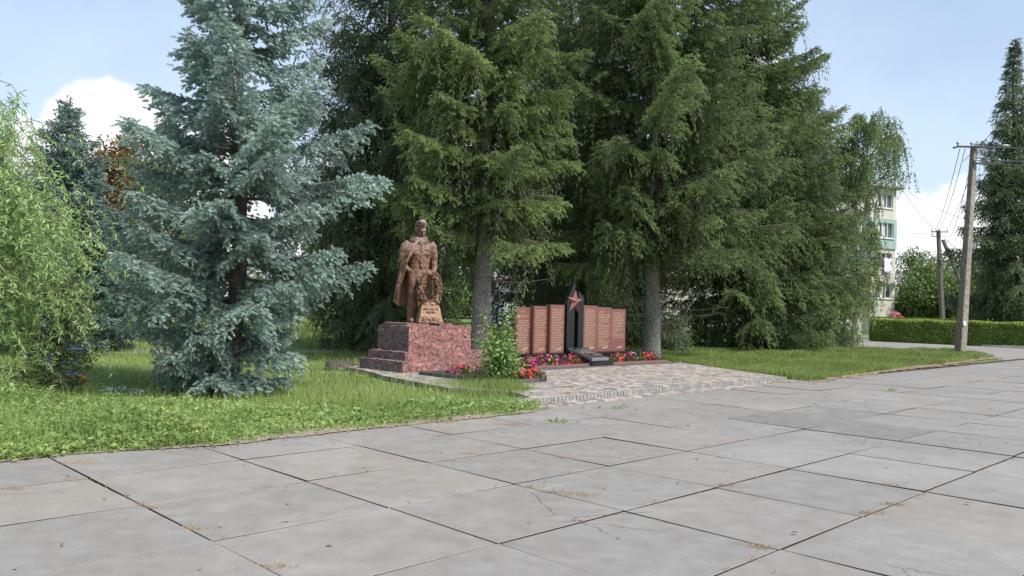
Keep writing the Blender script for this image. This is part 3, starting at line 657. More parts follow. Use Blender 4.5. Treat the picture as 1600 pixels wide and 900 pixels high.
spruce(atx(1580, 56), 'tall dark spruce at the right edge beyond the clipped hedge', 'norway_d', H=21.3, R=4.3, z0=2.4, zr=4.5, p=.95, seed=91, r0=.3, whorl=.42, per=6, s2=.22, s3=.14, sl=.32, sw=.065, droop=.8, l2max=1.3, barkm='bark_dark', tmpl=T_FAR, dead=10, thick=.06)
spruce(atx(958, 37.5), 'smaller dark spruce filling the gap left of the right thick trunk', 'norway_d', H=9.5, R=2.9, z0=.9, zr=2.5, p=.6, seed=97, r0=.14, whorl=.34, per=6, s2=.18, s3=.12, sl=.25, sw=.046, tmpl=T_FAR, droop=1.4, l2max=1.0, barkm='bark_dark', thick=.1)
spruce(atx(1052, 31.5), 'knee-high dark spruce seedling right of the right thick trunk', 'norway_d', H=1.75, R=1.0, z0=.1, zr=.5, p=.7, seed=98, r0=.04, whorl=.2, per=6, s2=.12, s3=.08, sl=.16, sw=.03, tmpl=T_FAR, droop=1.0, l2max=.5, barkm='bark_dark')
spruce(atx(250, 33), 'dark spruce standing behind the tall blue spruce, mostly hidden', 'norway_d', H=9, R=3.0, z0=.5, zr=2.5, p=.7, seed=99, r0=.16, whorl=.36, per=6, s2=.19, s3=.13, sl=.25, sw=.05, tmpl=T_FAR, droop=1.2, l2max=1.0, barkm='bark_dark', thick=.1)
print('needle tris', NT[0])

# ---- broadleaf crowns
def leafy(seed, lobes, n, size, droop=.2, jit=.9):
    """leaves clustered through lobes: (cx, cy, cz, rx, ry, rz)"""
    r = np.random.RandomState(seed); vol = np.array([l[3] * l[4] * l[5] for l in lobes]) ** (2 / 3); ks = r.choice(len(lobes), n // 14, p=vol / vol.sum())
    lb = np.array(lobes)[ks]; d = unit(r.normal(0, 1, (len(ks), 3))); rad = r.uniform(.55, 1.08, len(ks)) ** .8
    c = lb[:, :3] + d * lb[:, 3:6] * rad[:, None]
    ii = np.repeat(np.arange(len(ks)), 14); P = c[ii] + r.normal(0, 1, (len(ii), 3)) * size * 1.5 * np.array([1, 1, .75])
    dd = unit(d[ii] * .7 + r.normal(0, .7, (len(ii), 3)) + np.array([0, 0, -droop])); up = unit(r.normal(0, .6, (len(ii), 3)) + np.array([0, 0, 1.]) + d[ii] * .4)
    m = len(ii); rb = np.clip(r.rand(len(ks))[ii] * .55 + r.rand(m) * .45, 0, 1)
    return stamp(*T_LEAF, P, dd, up, size * r.uniform(.7, 1.3, m), size * .7 * r.uniform(.7, 1.2, m), rb), c
def limbs_to(c, base, r0, seed, nmax=40, fork=.35):
    r = np.random.RandomState(seed); sel = c[r.permutation(len(c))[:nmax]]; top = c[:, 2].max()
    st_ = np.zeros_like(sel); st_[:, 2] = np.clip(sel[:, 2] * r.uniform(fork, .75, len(sel)), base, None)
    u = np.linspace(0, 1, 5)[None, :, None]; P = st_[:, None] * (1 - u) + sel[:, None] * u; P[:, :, 2] -= (u[..., 0] * (1 - u[..., 0])) * .3
    return polyline_tubes(P, np.repeat(np.linspace(r0 * .32, r0 * .05, 5)[None], len(sel), 0), 5)
def broad_tree(name, loc, label, mat, lobes, n, size, H, r0, seed, cat_='tree', group=None, barkm='bark_dark', droop=.2):
    e = empty(name, loc, label=label, cat=cat_, group=group); fl, c = leafy(seed, lobes, n, size, droop)
    tm, _, _ = trunk_mesh(H * .8, r0, (0, 0), seed); tm.build('trunk', MAT[barkm], e)
    wv, wf = limbs_to(c, H * .12, r0, seed); link('branches', fast_mesh('branches', wv, wf, None, [MAT[barkm]], True, 4), None, e)
    link('crown', fast_mesh('crown', *fl, [MAT[mat]]), None, e); return e
def lobeset(seed, H, R, z0, k=12, sq=1.0):
    r = random.Random(seed); out = []
    for i in range(k):
        z = z0 + (H - z0) * (i + .5) / k; q = math.sin(math.pi * min(.97, .12 + .85 * (z - z0) / (H - z0))) ** .6; a = r.uniform(0, 6.28); rr = R * q * r.uniform(.25, .62)
        b = R * r.uniform(.36, .55) * (.55 + .45 * q); out.append((rr * math.cos(a), rr * math.sin(a) * sq, z, b, b, b * .75))
    return out

# birch: pendulous twigs
def hanging(seed, tips, n_tw, ltw, leaf, lw, step, T=T_LEAF, sway=.25, mat=None, spread=.5):
    """twigs hanging from branch points; leaves along them"""
    r = np.random.RandomState(seed); ii = r.choice(len(tips), n_tw); b = tips[ii] + r.normal(0, .18, (n_tw, 3)) * spread
    L = ltw * r.uniform(.4, 1.2, n_tw); out = r.normal(0, sway, (n_tw, 2)); K = 8; u = np.linspace(0, 1, K)
    P = np.zeros((n_tw, K, 3)); P[:, :, 0] = b[:, 0:1] + out[:, 0:1] * L[:, None] * u ** .7; P[:, :, 1] = b[:, 1:2] + out[:, 1:2] * L[:, None] * u ** .7; P[:, :, 2] = b[:, 2:3] - L[:, None] * u ** 1.25
    P[:, :, :2] += np.sin(u[None, :, None] * 9 + r.uniform(0, 6, (n_tw, 1, 2))) * .03
    tv = polyline_tubes(P, np.repeat(np.linspace(.006, .002, K)[None], n_tw, 0), 3)
    c = np.maximum(3, (L / step).astype(int)); J = np.repeat(np.arange(n_tw), c); m = len(J); w_ = r.uniform(.05, 1, m) * (K - 1); k0 = np.minimum(w_.astype(int), K - 2); fr = (w_ - k0)[:, None]
    ps = P[J, k0] * (1 - fr) + P[J, k0 + 1] * fr; d = r.normal(0, .75, (m, 3)) + np.array([0, 0, -.75]); rb = np.clip(r.rand(n_tw)[J] * .5 + r.rand(m) * .5, 0, 1)
    return stamp(*T, ps, d, r.normal(0, 1, (m, 3)), leaf * r.uniform(.6, 1.25, m), lw * r.uniform(.8, 1.2, m), rb), tv
def curved_limbs(seed, n, H, zs, R, rise, r0, fall=.5):
    r = np.random.RandomState(seed); z = r.uniform(zs[0], zs[1], n); a = r.uniform(0, 6.28, n); L = R * r.uniform(.5, 1.05, n) * np.clip((H - z) / (H - zs[0]) + .25, .2, 1)
    u = np.linspace(0, 1, 8); P = np.zeros((n, 8, 3)); P[:, :, 0] = np.cos(a)[:, None] * L[:, None] * u; P[:, :, 1] = np.sin(a)[:, None] * L[:, None] * u
    P[:, :, 2] = z[:, None] + rise * L[:, None] * (u - fall * u ** 2.2) ; P[:, :, :2] += r.normal(0, .06, (n, 8, 2)) * u[None, :, None]
    return P, np.repeat(np.linspace(r0, r0 * .15, 8)[None], n, 0)
e = empty('birch_tree', atx(1334, 46), label='birch with airy hanging twigs and pale stem in front of the apartment block', cat='birch')
tm, _, _ = trunk_mesh(13.0, .16, (1.0, 0), 5, flare=1.2); tm.build('trunk', MAT['birchbark'], e)
P, Rr = curved_limbs(7, 34, 14.6, (8.6, 12.6), 3.1, 1.0, .05, .62); P[:, :, 0] = P[:, :, 0] * np.where(P[:, -1:, 0] > 0, 1.0, .9) + .6
P2_, R2_ = curved_limbs(8, 34, 14.6, (2.0, 9.6), 1.3, .9, .04, .5); P2_[:, :, 0] += .3 + .02 * P2_[:, :, 2]
wv, wf = polyline_tubes(np.concatenate([P, P2_]), np.concatenate([Rr, R2_]), 5)
f1, (tv, tf) = hanging(9, P[:, 3:].reshape(-1, 3), 1500, 1.25, .085, .065, .05, sway=.22); wf = np.concatenate([wf, tf + len(wv)]); wv = np.concatenate([wv, tv])
f2, (tv, tf) = hanging(10, P2_[:, 3:].reshape(-1, 3), 900, 1.25, .085, .065, .05, sway=.22); wf = np.concatenate([wf, tf + len(wv)]); wv = np.concatenate([wv, tv])
link('branches', fast_mesh('branches', wv, wf, None, [MAT['twig']], True, 4), None, e); link('crown', fast_mesh('crown', *cat([f1, f2]), [MAT['birch']]), None, e)

# curly willow at the left edge
e = empty('curly_willow', atx(-138, 11.6), label='curly willow with bright yellow-green hanging fronds at the left edge', cat='willow tree')
tm, _, _ = trunk_mesh(5.0, .15, (.1, 0), 8); tm.build('trunk', MAT['bark_dark'], e)
P, Rr = curved_limbs(17, 170, 6.0, (.8, 4.4), 2.0, .85, .02, .62); wv, wf = polyline_tubes(P, Rr, 5)
fl, (tv, tf) = hanging(19, P[:, 2:].reshape(-1, 3), 5600, .78, .095, .016, .018, T_WILLOW, sway=.75, spread=1.3); wf = np.concatenate([wf, tf + len(wv)]); wv = np.concatenate([wv, tv])
link('branches', fast_mesh('branches', wv, wf, None, [MAT['twig']], True, 4), None, e); link('crown', fast_mesh('crown', *fl, [MAT['willow']]), None, e); print('willow', len(fl[1]))

# copper-leaved tree behind
broad_tree('copper_tree', atx(176, 40), 'copper-brown leaved tree showing behind the slender spruce', 'copper', lobeset(4, 9.0, 3.2, 2.2, 14), 12000, .2, 9, .2, 44)
# trees beyond the hedge
bgt = [(1428, 92, 8.8, 4.4, 'broad', 'rounded green tree close to the right corner of the apartment block'),
       (1462, 78, 7.0, 3.6, 'broad2', 'pale green tree behind the wooden pole pair'),
       (1503, 90, 7.6, 4.0, 'broad', 'green tree just right of the leaning strut, behind the near pole'),
       (1462, 76, 5.0, 3.2, 'broad', 'dark bushy tree in front of the rounded one behind the hedge'),
       (1418, 80, 4.4, 2.0, 'broad2', 'low pale bushy tree at the foot of the apartment block'),
       (1505, 78, 4.4, 2.8, 'broad', 'low dark bushy tree behind the near concrete pole'),
       (1535, 74, 5.2, 3.2, 'broad2', 'low tree between the near pole and the right edge spruce')]
for i, (u, Y, H, R, m, lb) in enumerate(bgt):
    broad_tree('broadleaf_tree', atx(u, Y), lb, m, lobeset(100 + i, H, R, .6, 14), 9000, .27, H, .16, 200 + i, group='trees beyond the hedge')
# distant tree belt: three crowns repeated
ORD = ['first', 'second', 'third', 'fourth', 'fifth', 'sixth', 'seventh', 'eighth', 'ninth', 'tenth', 'eleventh', 'twelfth', 'thirteenth', 'fourteenth', 'fifteenth', 'sixteenth', 'seventeenth', 'eighteenth', 'nineteenth', 'twentieth', 'twenty-first', 'twenty-second', 'twenty-third', 'twenty-fourth', 'twenty-fifth']
protos = []
for i in range(3):
    protos.append(broad_tree('distant_tree', (0, 0, 0), 'distant tree', ['broad', 'broad2', 'broad'][i], lobeset(300 + i, 9 + i, 4.6, .8, 15), 8000, .36, 9 + i, .2, 310 + i, group='distant trees behind the park'))
rr = random.Random(77); spots = []
for u in range(-10, 1300, 58): spots.append((u + rr.uniform(-18, 18), rr.uniform(88, 120)))
k_ = 0
for i, (u, Y) in enumerate(spots):
    pr = protos[i % 3]; o = pr if i < 3 else copy_tree(pr)
    o.location = atx(u, Y); o.rotation_euler = (0, 0, rr.uniform(0, 6.28)); q = rr.uniform(.75, 1.1); o.scale = (q, q, q * rr.uniform(.8, 1.05))
    o['label'] = '%s distant tree in the belt beyond the park, %s from the left among them' % (('broad green', 'pale green', 'tall green')[i % 3], ORD[i])
exec_marker = 0

# ================================================================== APARTMENT BLOCK
fd = np.array([math.sin(math.radians(62)), math.cos(math.radians(62))]); A = at(1398, 470, 77)
bl = empty('apartment_building', (A[0], A[1], 0), math.atan2(fd[1], fd[0]), label='cream four-storey apartment block with mint clad balcony bays', cat='building')
H_ = 14.35; LEN = 27.; DEP = 11.
m = MB(); m.box(-LEN, -3.55, .6, DEP, 0, H_ - .5); m.box(-3.55, 0, .0, DEP, 0, 2.39); m.build('wall', MAT['cream'], bl)
fl_h = 2.85; base = 2.40
# right end bay with glazed loggias, each storey its own cladding
for k in range(4):
    z = base + k * fl_h - .55; mm = 'mint' if k == 2 else 'cream'
    z0, z1 = z + .55, z + .55 + fl_h
    if k == 3: z1 = H_ - .5
    c = MB(); off = -.12 if k == 2 else 0
    ws, wt = z0 + 1.02, z0 + 2.45                     # window band
    x0, x1 = -2.75, -.45
    if k == 0: c.box(-3.55, 0, off, DEP, 2.393, ws)
    else: c.box(-3.55, 0, off, DEP, z0 + .003, ws)
    c.box(-3.55, x0, off, DEP, ws, wt); c.box(x1, 0, off, DEP, ws, wt); c.box(x0, x1, off + .25, DEP, ws, wt); c.box(-3.55, 0, off, DEP, wt, z1)
    c.build('balcony_cladding', MAT[mm], bl)
    f = MB(); f.box(x0, x1, off + .1, off + .22, ws, ws + .07); f.box(x0, x1, off + .1, off + .22, wt - .07, wt)
    for q in (x0, x0 + .75, x0 + 1.5, x1 - .07): f.box(q, q + .07, off + .1, off + .22, ws + .07, wt - .07)
    f.box(x0 - .08, x1 + .08, off - .1, off - .003, ws - .09, ws - .01)
    fo = f.build('window', MAT['white'], bl)
    g = MB(); g.box(x0 + .02, x1 - .02, off + .232, off + .245, ws + .02, wt - .02); g.build('pane', MAT['winglass'], fo)
    if k != 1:
        cu = MB(); cu.box(x0 + .15, x0 + .6, off + .223, off + .23, ws + .1, wt - .1); cu.box(x0 + .9, x0 + 1.35, off + .223, off + .23, ws + .1, wt - .1); cu.build('curtain', MAT['curtain'], fo)
# windows along the rest of the facade
for k in range(4):
    for j in range(6):
        x0 = -6.2 - j * 3.2; z0 = base + k * fl_h + 1.0
        if z0 + 1.4 > H_ - .6: continue
        f = MB()
        for a in ((x0, x0 + 1.5, z0, z0 + .08), (x0, x0 + 1.5, z0 + 1.32, z0 + 1.4), (x0, x0 + .08, z0 + .08, z0 + 1.32), (x0 + 1.42, x0 + 1.5, z0 + .08, z0 + 1.32), (x0 + .7, x0 + .77, z0 + .08, z0 + 1.32)):
            f.box(a[0], a[1], .5, .603, a[2], a[3])
        fo = f.build('window', MAT['white'], bl); g = MB(); g.box(x0 + .04, x0 + 1.46, .56, .597, z0 + .04, z0 + 1.36); g.build('pane', MAT['winglass'], fo)
rf = MB(); rf.add([(-LEN - .5, -.55, H_ - .5), (.5, -.55, H_ - .5), (.5, DEP + .5, H_ - .5), (-LEN - .5, DEP + .5, H_ - .5), (-LEN - .5, DEP / 2, H_ + 2.0), (.5, DEP / 2, H_ + 2.0),
                   (-LEN - .5, -.55, H_ - .3), (.5, -.55, H_ - .3)], [(3, 2, 1, 0), (0, 1, 7, 6), (6, 7, 5, 4), (4, 5, 2, 3), (1, 2, 5, 7), (0, 6, 4, 3)])
rf.build('roof', MAT['roofgrey'], bl)
for (x, z, r_, y) in ((-2.0, 5.45, .66, -.6), (-.35, 5.4, .66, -.55), (.45, 3.9, .6, .3)):
    d = MB(); n = 20; vs = [(0, 0, 0)]; fs = []
    for ring in range(1, 4):
        q = ring / 3
        for a in range(n): vs.append((q * r_ * math.cos(2 * math.pi * a / n), -.18 * q * q, q * r_ * math.sin(2 * math.pi * a / n)))
    for a in range(n): fs.append((0, 1 + a, 1 + (a + 1) % n))
    for ring in range(2):
        for a in range(n): p = 1 + ring * n + a; q2 = 1 + ring * n + (a + 1) % n; fs.append((p, p + n, q2 + n, q2))
    d.add(vs, fs, True); d.tube([(0, -.06, -r_ * .9), (0, -.55, 0)], .015, 5); d.tube([(0, .02, 0), (0, .4 if x < .3 else .1, -.1)], .03, 6)
    o = d.build('satellite_dish', MAT['dish'], bl); o.location = (x, y, z); o.rotation_euler = (.25, 0, .5)
    so = o.modifiers.new('solid', 'SOLIDIFY'); so.thickness = .02
# washing hanging from the second-floor loggia
cl = MB(); n = 8; vs = []; fs = []
for i in range(n + 1):
    for j in range(7): x = -1.9 + 1.15 * i / n; z = 7.55 - j * .22 - .25 * (i / n) * (j / 6); vs.append((x, -.22 - .05 * math.sin(i * 1.3 + j * .4), z))
for i in range(n):
    for j in range(6): a = i * 7 + j; fs.append((a, a + 1, a + 8, a + 7))
cl.add(vs, fs, True); o = cl.build('hanging_sheet', MAT['cloth'], label='white sheet hung out of the apartment loggia window above the satellite dishes', cat='laundry')
o.location = (A[0], A[1], -.35); o.rotation_euler = (0, 0, math.atan2(fd[1], fd[0])); o.modifiers.new('solid', 'SOLIDIFY').thickness = .02

# distant white house seen through the boughs
def house(u, Y, wd, dp, h, rz, label, wallm, roofm):
    b = empty('distant_house', atx(u, Y), rz, label=label, cat='house')
    m = MB(); m.box(-wd / 2, wd / 2, 0, dp, 0, h); m.add([(-wd / 2, 0, h), (-wd / 2, dp, h), (-wd / 2, dp / 2, h + 1.5), (wd / 2, 0, h), (wd / 2, dp, h), (wd / 2, dp / 2, h + 1.5)], [(0, 2, 1), (3, 4, 5)]); m.build('wall', wallm, b)
    r = MB(); t_ = .12
    for sgn in (0, 1):
        y0 = -.4 if sgn == 0 else dp + .4; z0 = h - .25
        r.hexa([(-wd / 2 - .4, y0, z0), (wd / 2 + .4, y0, z0), (wd / 2 + .4, dp / 2, h + 1.5), (-wd / 2 - .4, dp / 2, h + 1.5)], [(-wd / 2 - .4, y0, z0 + t_), (wd / 2 + .4, y0, z0 + t_), (wd / 2 + .4, dp / 2, h + 1.5 + t_), (-wd / 2 - .4, dp / 2, h + 1.5 + t_)])
    r.build('roof', roofm, b)
    for j in range(max(1, int(wd / 3))):
        x = -wd / 2 + 1 + j * 2.8; f = MB()
        f.box(x, x + 1.2, -.05, -.003, 1.0, 1.1); f.box(x, x + 1.2, -.05, -.003, 2.2, 2.3); f.box(x, x + .1, -.05, -.003, 1.1, 2.2); f.box(x + 1.1, x + 1.2, -.05, -.003, 1.1, 2.2)
        fo = f.build('window', MAT['white'], b); g = MB(); g.box(x + .1, x + 1.1, -.02, -.004, 1.1, 2.2); g.build('pane', MAT['winglass'], fo)
    return b
house(850, 72, 7.5, 6, 3.0, .2, 'white house with grey roof glimpsed behind the memorial wall', MAT['white'], MAT['roofgrey'])
house(960, 80, 9, 6, 3.0, -.1, 'cream cottage glimpsed between the hanging boughs', MAT['cream'], MAT['roofgrey'])

# ================================================================== HEDGES
def hedge(name, p0, p1, depth, h, label, n, group=None, leaf=.07):
    p0 = Vector(p0); p1 = Vector(p1); d = (p1 - p0); L = d.length; e = empty(name, (p0.x, p0.y, 0), math.atan2(d.y, d.x), label=label, cat='hedge', group=group)
    r = np.random.RandomState(len(label)); core = MB(); core.box(.1, L - .1, .12, depth - .12, 0, h - .14); core.build('stems', MAT['hedge_core'], e)
    for part, mat, cnt in (('foliage', 'hedge', n), ('new_growth', 'hedge_top', n // 3)):
        if part == 'foliage':
            face = r.rand(cnt) < .72; x = r.uniform(0, L, cnt); z = np.where(face, r.uniform(.05, h - .02, cnt), h - r.uniform(0, .08, cnt)); y = np.where(face, r.uniform(-.02, .12, cnt), r.uniform(0, depth, cnt))
            nn = np.where(face[:, None], np.array([[0, -1, .3]]), np.array([[0, 0, 1.]]))
            bk = r.rand(cnt) < .2; y = np.where(bk & face, depth - y, y)
            y += .07 * np.sin(x * 1.9) * np.sin(z * 4 + x) + r.normal(0, .03, cnt)
        else:
            x = r.uniform(0, L, cnt); y = r.uniform(-.03, depth, cnt); z = h + r.uniform(-.06, .07, cnt) + .03 * np.sin(x * 2.3); nn = np.tile(np.array([[0, 0, 1.]]), (cnt, 1))
        P = np.stack([x, y, z], 1); dd = nn + r.normal(0, .7, (cnt, 3)); s = leaf * r.uniform(.7, 1.4, cnt)
        fl = stamp(*T_LEAF, P, dd, r.normal(0, 1, (cnt, 3)) + nn, s, s * .8, np.clip(r.rand(cnt) * .7 + .3 * (.5 + .5 * np.sin(x * 3)), 0, 1))
        link(part, fast_mesh(part, *fl, [MAT[mat]]), None, e)
    return e
MAT['hedge_core'] = plain('hedge_stems', (.05, .055, .03), .9, .3, 8)
hp0 = at(1358, 500, 54.5); hp1 = G(1700, 549); hp1 = Vector((hp1[0], hp1[1] + .6, 0))
hedge('clipped_hedge', (hp0[0], hp0[1], 0), hp1, 1.1, 1.42, 'long clipped green hedge with yellow-green top along the road kerb', 52000, 'clipped hedges', .085)
q0 = at(1362, 500, 62); q1 = at(1560, 500, 60)
hedge('clipped_hedge', (q0[0], q0[1], 0), (q1[0], q1[1], 0), 1.2, 1.52, 'second clipped hedge just behind the long one, with brighter yellow top', 20000, 'clipped hedges', .09)
# flowering shrub by the block
def mound_plant(name, loc, label, rad, h, leafm, petm, nl, nf, seed, cat_='shrub', leaf=.08, pet=.07):
    r = np.random.RandomState(seed); e = empty(name, loc, label=label, cat=cat_)
    d = unit(r.normal(0, 1, (nl, 3))); d[:, 2] = np.abs(d[:, 2]); P = d * np.array([rad, rad, h]) * r.uniform(.3, 1, (nl, 1)) ** .5
    fl = stamp(*T_LEAF, P, d + r.normal(0, .6, (nl, 3)), r.normal(0, 1, (nl, 3)), leaf * r.uniform(.6, 1.3, nl), leaf * .7 * r.uniform(.7, 1.2, nl), r.rand(nl)); link('leaves', fast_mesh('leaves', *fl, [MAT[leafm]]), None, e)
    d = unit(r.normal(0, 1, (nf, 3))); d[:, 2] = np.abs(d[:, 2]) + .15; P = d * np.array([rad, rad, h]) * 1.02
    fl = stamp(*T_LEAF, P, d + r.normal(0, .8, (nf, 3)), r.normal(0, 1, (nf, 3)), pet * r.uniform(.7, 1.2, nf), pet * r.uniform(.8, 1.2, nf), r.rand(nf)); link('blossoms', fast_mesh('blossoms', *fl, [petm]), None, e)
    return e
mound_plant('flowering_shrub', atx(1399, 64), 'pink and lilac flowering shrub behind the hedge by the apartment block', .8, 1.75, 'broad2', PET['pink'], 900, 700, 3, pet=.14)

# ================================================================== POLES AND WIRES
def square_pole(mb, p0, p1, w0, w1, twist=.3):
    p0 = Vector(p0); p1 = Vector(p1); n = 7; vs = []; fs = []
    for i in range(n + 1):
        u = i / n; c = p0.lerp(p1, u); w_ = w0 + (w1 - w0) * u; ch = w_ * .18
        for (a, b) in ((-w_, -w_ + ch), (-w_ + ch, -w_), (w_ - ch, -w_), (w_, -w_ + ch), (w_, w_ - ch), (w_ - ch, w_), (-w_ + ch, w_), (-w_, w_ - ch)):
            a, b = a * math.cos(twist) - b * math.sin(twist), a * math.sin(twist) + b * math.cos(twist); vs.append((c.x + a / 2, c.y + b / 2, c.z))
    for i in range(n):
        for k in range(8): a = i * 8 + k; b = i * 8 + (k + 1) % 8; fs.append((a, b, b + 8, a + 8))
    fs.append(list(range(8))[::-1]); fs.append([n * 8 + k for k in range(8)]); mb.add(vs, fs)
def insul(mb, p, s=1.):
    x, y, z = p; mb.tube([(x, y, z), (x, y, z + .05 * s), (x, y, z + .06 * s), (x, y, z + .12 * s), (x, y, z + .13 * s), (x, y, z + .17 * s)], [.018 * s, .02 * s, .055 * s, .06 * s, .04 * s, .03 * s], 8)
def utility_pole(u0, v0, u1, v1, Y, label, w0, w1, arms, twist=.3, ground=True, mat='pole', strut=None, sticker=False, name='utility_pole'):
    """arms: (height below top, left reach, right reach)"""
    b = at(u0, v0, Y); t = at(u1, v1, Y); bz = 0.0
    e = empty(name, (b[0], b[1], 0), label=label, cat='utility pole')
    off = Vector((t[0] - b[0], 0, t[2])); m = MB(); square_pole(m, (0, 0, -.1), off, w0, w1, twist); m.build('post', MAT[mat], e)
    for (dz, l, r_) in arms:
        c = off * ((off.z - dz) / off.z); a = MB(); a.box(c.x - l, c.x + r_, -.13 - w1 / 2, -.04 - w1 / 2, c.z - .04, c.z + .04); ao = a.build('crossarm', MAT['dark_metal'], e)
        n = max(2, int((l + r_) / .55) + 1)
        for i in range(n):
            im = MB(); insul(im, (c.x - l + .06 + (l + r_ - .12) * i / (n - 1), -.09 - w1 / 2, c.z + .04), 1.25); im.build('insulator', MAT['porcelain'], ao)
    if strut:
        s = MB(); q = at(strut[0], strut[1], Y + .5); q2 = at(strut[2], strut[3], Y + .1); square_pole(s, (q2[0] - b[0], q2[1] - b[1], max(q2[2], -.1)), (q[0] - b[0], .25, q[2]), w0 * .95, w1 * .95, .1); s.build('strut', MAT[mat], e)
    if sticker:
        s = MB(); z = 1.35; c = off * (z / off.z); s.box(c.x - .09, c.x + .07, -w0 / 2 - .075, -w0 / 2 - .068, z, z + .22); s.build('notice', MAT['cloth'], e)
    return e, Vector((t[0], t[1], t[2]))
PE, PT = utility_pole(1500, 553.5, 1522, 229, 38.6, 'leaning concrete utility pole at the tip of the grass, in front of the hedge', .40, .24, [(.06, .95, 1.15), (.85, .1, 1.2)], .35, sticker=True)
# street light bracket on the near pole
lm = MB(); o_ = PT - Vector(PE.location); lm.tube([(o_.x - .85, -.2, o_.z - .04), (o_.x - 1.0, -.22, o_.z - .12), (o_.x - 1.12, -.22, o_.z - .12)], [.03, .035, .05], 8); lm.build('lamp_bracket', MAT['dark_metal'], PE)
lg = MB(); lg.ball((o_.x + 1.35, -.25, o_.z + .02), (.26, .1, .07)); lg.build('insulator_housing', MAT['metal'], PE)
P2, T2 = utility_pole(1474, 527, 1466, 360, 72, 'far wooden pole with a slanting strut and three tiers of insulators', .36, .26, [(.15, .75, .75), (.55, .75, .1), (2.5, .8, .15), (2.75, .1, 1.3), (3.1, .6, .1)], .2, mat='wood_dark', strut=(1471, 375, 1533, 520))
P3, T3 = utility_pole(1521, 520, 1521, 400, 120, 'farthest thin pole with a broad crossarm, just right of the near pole', .34, .25, [(.4, 1.4, 1.6), (1.0, 1.4, 1.4)], .2, mat='wood_dark')
def wire(a, b, sag, r=.011, n=14):
    a = Vector(a); b = Vector(b); return [a.lerp(b, i / n) - Vector((0, 0, sag * 4 * (i / n) * (1 - i / n))) for i in range(n + 1)], r
WLAB = ['thick upper wire leaving the near pole to the right', 'thick lower wire leaving the near pole to the right', 'thin lower wire leaving the near pole to the right', 'leftmost wire from near pole crossarm down to the far wooden pole', 'second wire from near pole crossarm down to the far wooden pole', 'wire from near pole head down to the far wooden pole, right of the others', 'wire from below the near pole head to the second tier of the far pole', 'upper wire from the apartment roof corner to the far wooden pole', 'wire from the apartment roof corner sagging toward the near pole', 'upper wire from the far wooden pole to the farthest thin pole', 'lower wire from the far wooden pole to the farthest thin pole', 'level wire from the apartment mint storey to the far pole top', 'level wire from the apartment mint storey foot to the far pole', 'slanting service wire rising right from the near pole head', 'wire from the far pole sagging down to the right behind the near pole']
wires = [((1520, 228, 38.5), (1700, 226, 30), .12, .028), ((1523, 246, 38.5), (1700, 249, 30), .15, .03), ((1525, 250, 38.5), (1700, 253, 30), .2, .02),
         ((1500, 232, 38.5), (1460, 363, 72), .5, .02), ((1508, 232, 38.5), (1466, 360, 72), .6, .02), ((1528, 240, 38.5), (1474, 363, 72), .6, .02), ((1518, 250, 38.5), (1478, 380, 72), .9, .02),
         ((1402, 282, 77), (1466, 362, 72), .5, .03), ((1402, 284, 77), (1500, 340, 60), .4, .02), ((1470, 363, 72), (1521, 402, 120), .5, .03), ((1474, 372, 72), (1545, 404, 120), .8, .03),
         ((1401, 361, 77), (1466, 362, 72), .2, .018), ((1401, 392, 77), (1468, 392, 72), .2, .018), ((1600, 150, 34), (1505, 252, 38.5), .1, .022), ((1474, 386, 72), (1600, 440, 90), .8, .025)]
for i, (a, b, sg, r_) in enumerate(wires):
    m = MB(); pts, r2 = wire(at(*a), at(*b), sg, r_); m.tube(pts, r_ * .8, 4)
    m.build('overhead_wire', MAT['wire'], label=WLAB[i], cat='wire', group='overhead wires')

# ================================================================== STREET BITS BEHIND THE HEDGE
def car(loc, rz, label):
    e = empty('parked_car', loc, rz, label=label, cat='car'); prof = [(-2.25, .35), (-2.28, .75), (-2.15, .98), (-1.2, 1.12), (-.45, 1.62), (1.2, 1.66), (1.95, 1.15), (2.2, 1.05), (2.25, .35)]
    m = MB(); n = len(prof); vs = []; fs = []
    for yy, sc_ in ((-.9, 1.), (-.6, 1.0), (.6, 1.0), (.9, 1.)):
        for x, z in prof: inset = 1 - .0 if z < 1.13 else (.86 if abs(yy) > .8 else 1); vs.append((x, yy * inset, z))
    for a in range(3):
        for i in range(n): j = (i + 1) % n; fs.append((a * n + i, a * n + j, (a + 1) * n + j, (a + 1) * n + i))
    fs.append(list(range(n))); fs.append([3 * n + i for i in range(n)][::-1]); m.add(vs, fs); m.build('body', MAT['car'], e, bevel=.05)
    g = MB(); g.hexa([(-1.22, -.7, 1.16), (-.52, -.62, 1.58), (-.52, .62, 1.58), (-1.22, .7, 1.16)], [(-1.27, -.7, 1.17), (-.57, -.62, 1.6), (-.57, .62, 1.6), (-1.27, .7, 1.17)]); g.build('windscreen', MAT['carglass'], e)
    for yy in (-1, 1):
        h = MB(); h.ball((-2.2, yy * .66, .83), (.1, .2, .09)); h.build('headlight', MAT['lamp'], e)
        g = MB(); g.hexa([(-.9, yy * .86, 1.15), (1.6, yy * .86, 1.15), (1.15, yy * .80, 1.55), (-.4, yy * .80, 1.55)], [(-.9, yy * .89, 1.15), (1.6, yy * .89, 1.15), (1.15, yy * .83, 1.55), (-.4, yy * .83, 1.55)]); g.build('side_window', MAT['carglass'], e)
        for xx in (-1.4, 1.4):
            w_ = MB(); w_.tube([(xx, yy * .72, .34), (xx, yy * .93, .34)], .34, 20); wo_ = w_.build('wheel', MAT['rubber'], e); r_ = MB(); r_.tube([(xx, yy * .92, .34), (xx, yy * .945, .34)], .2, 14); r_.build('rim', MAT['metal'], wo_)
    gl = MB(); gl.box(-2.3, -2.26, -.4, .4, .7, .88); gl.build('grille', MAT['dark_metal'], e)
    return e
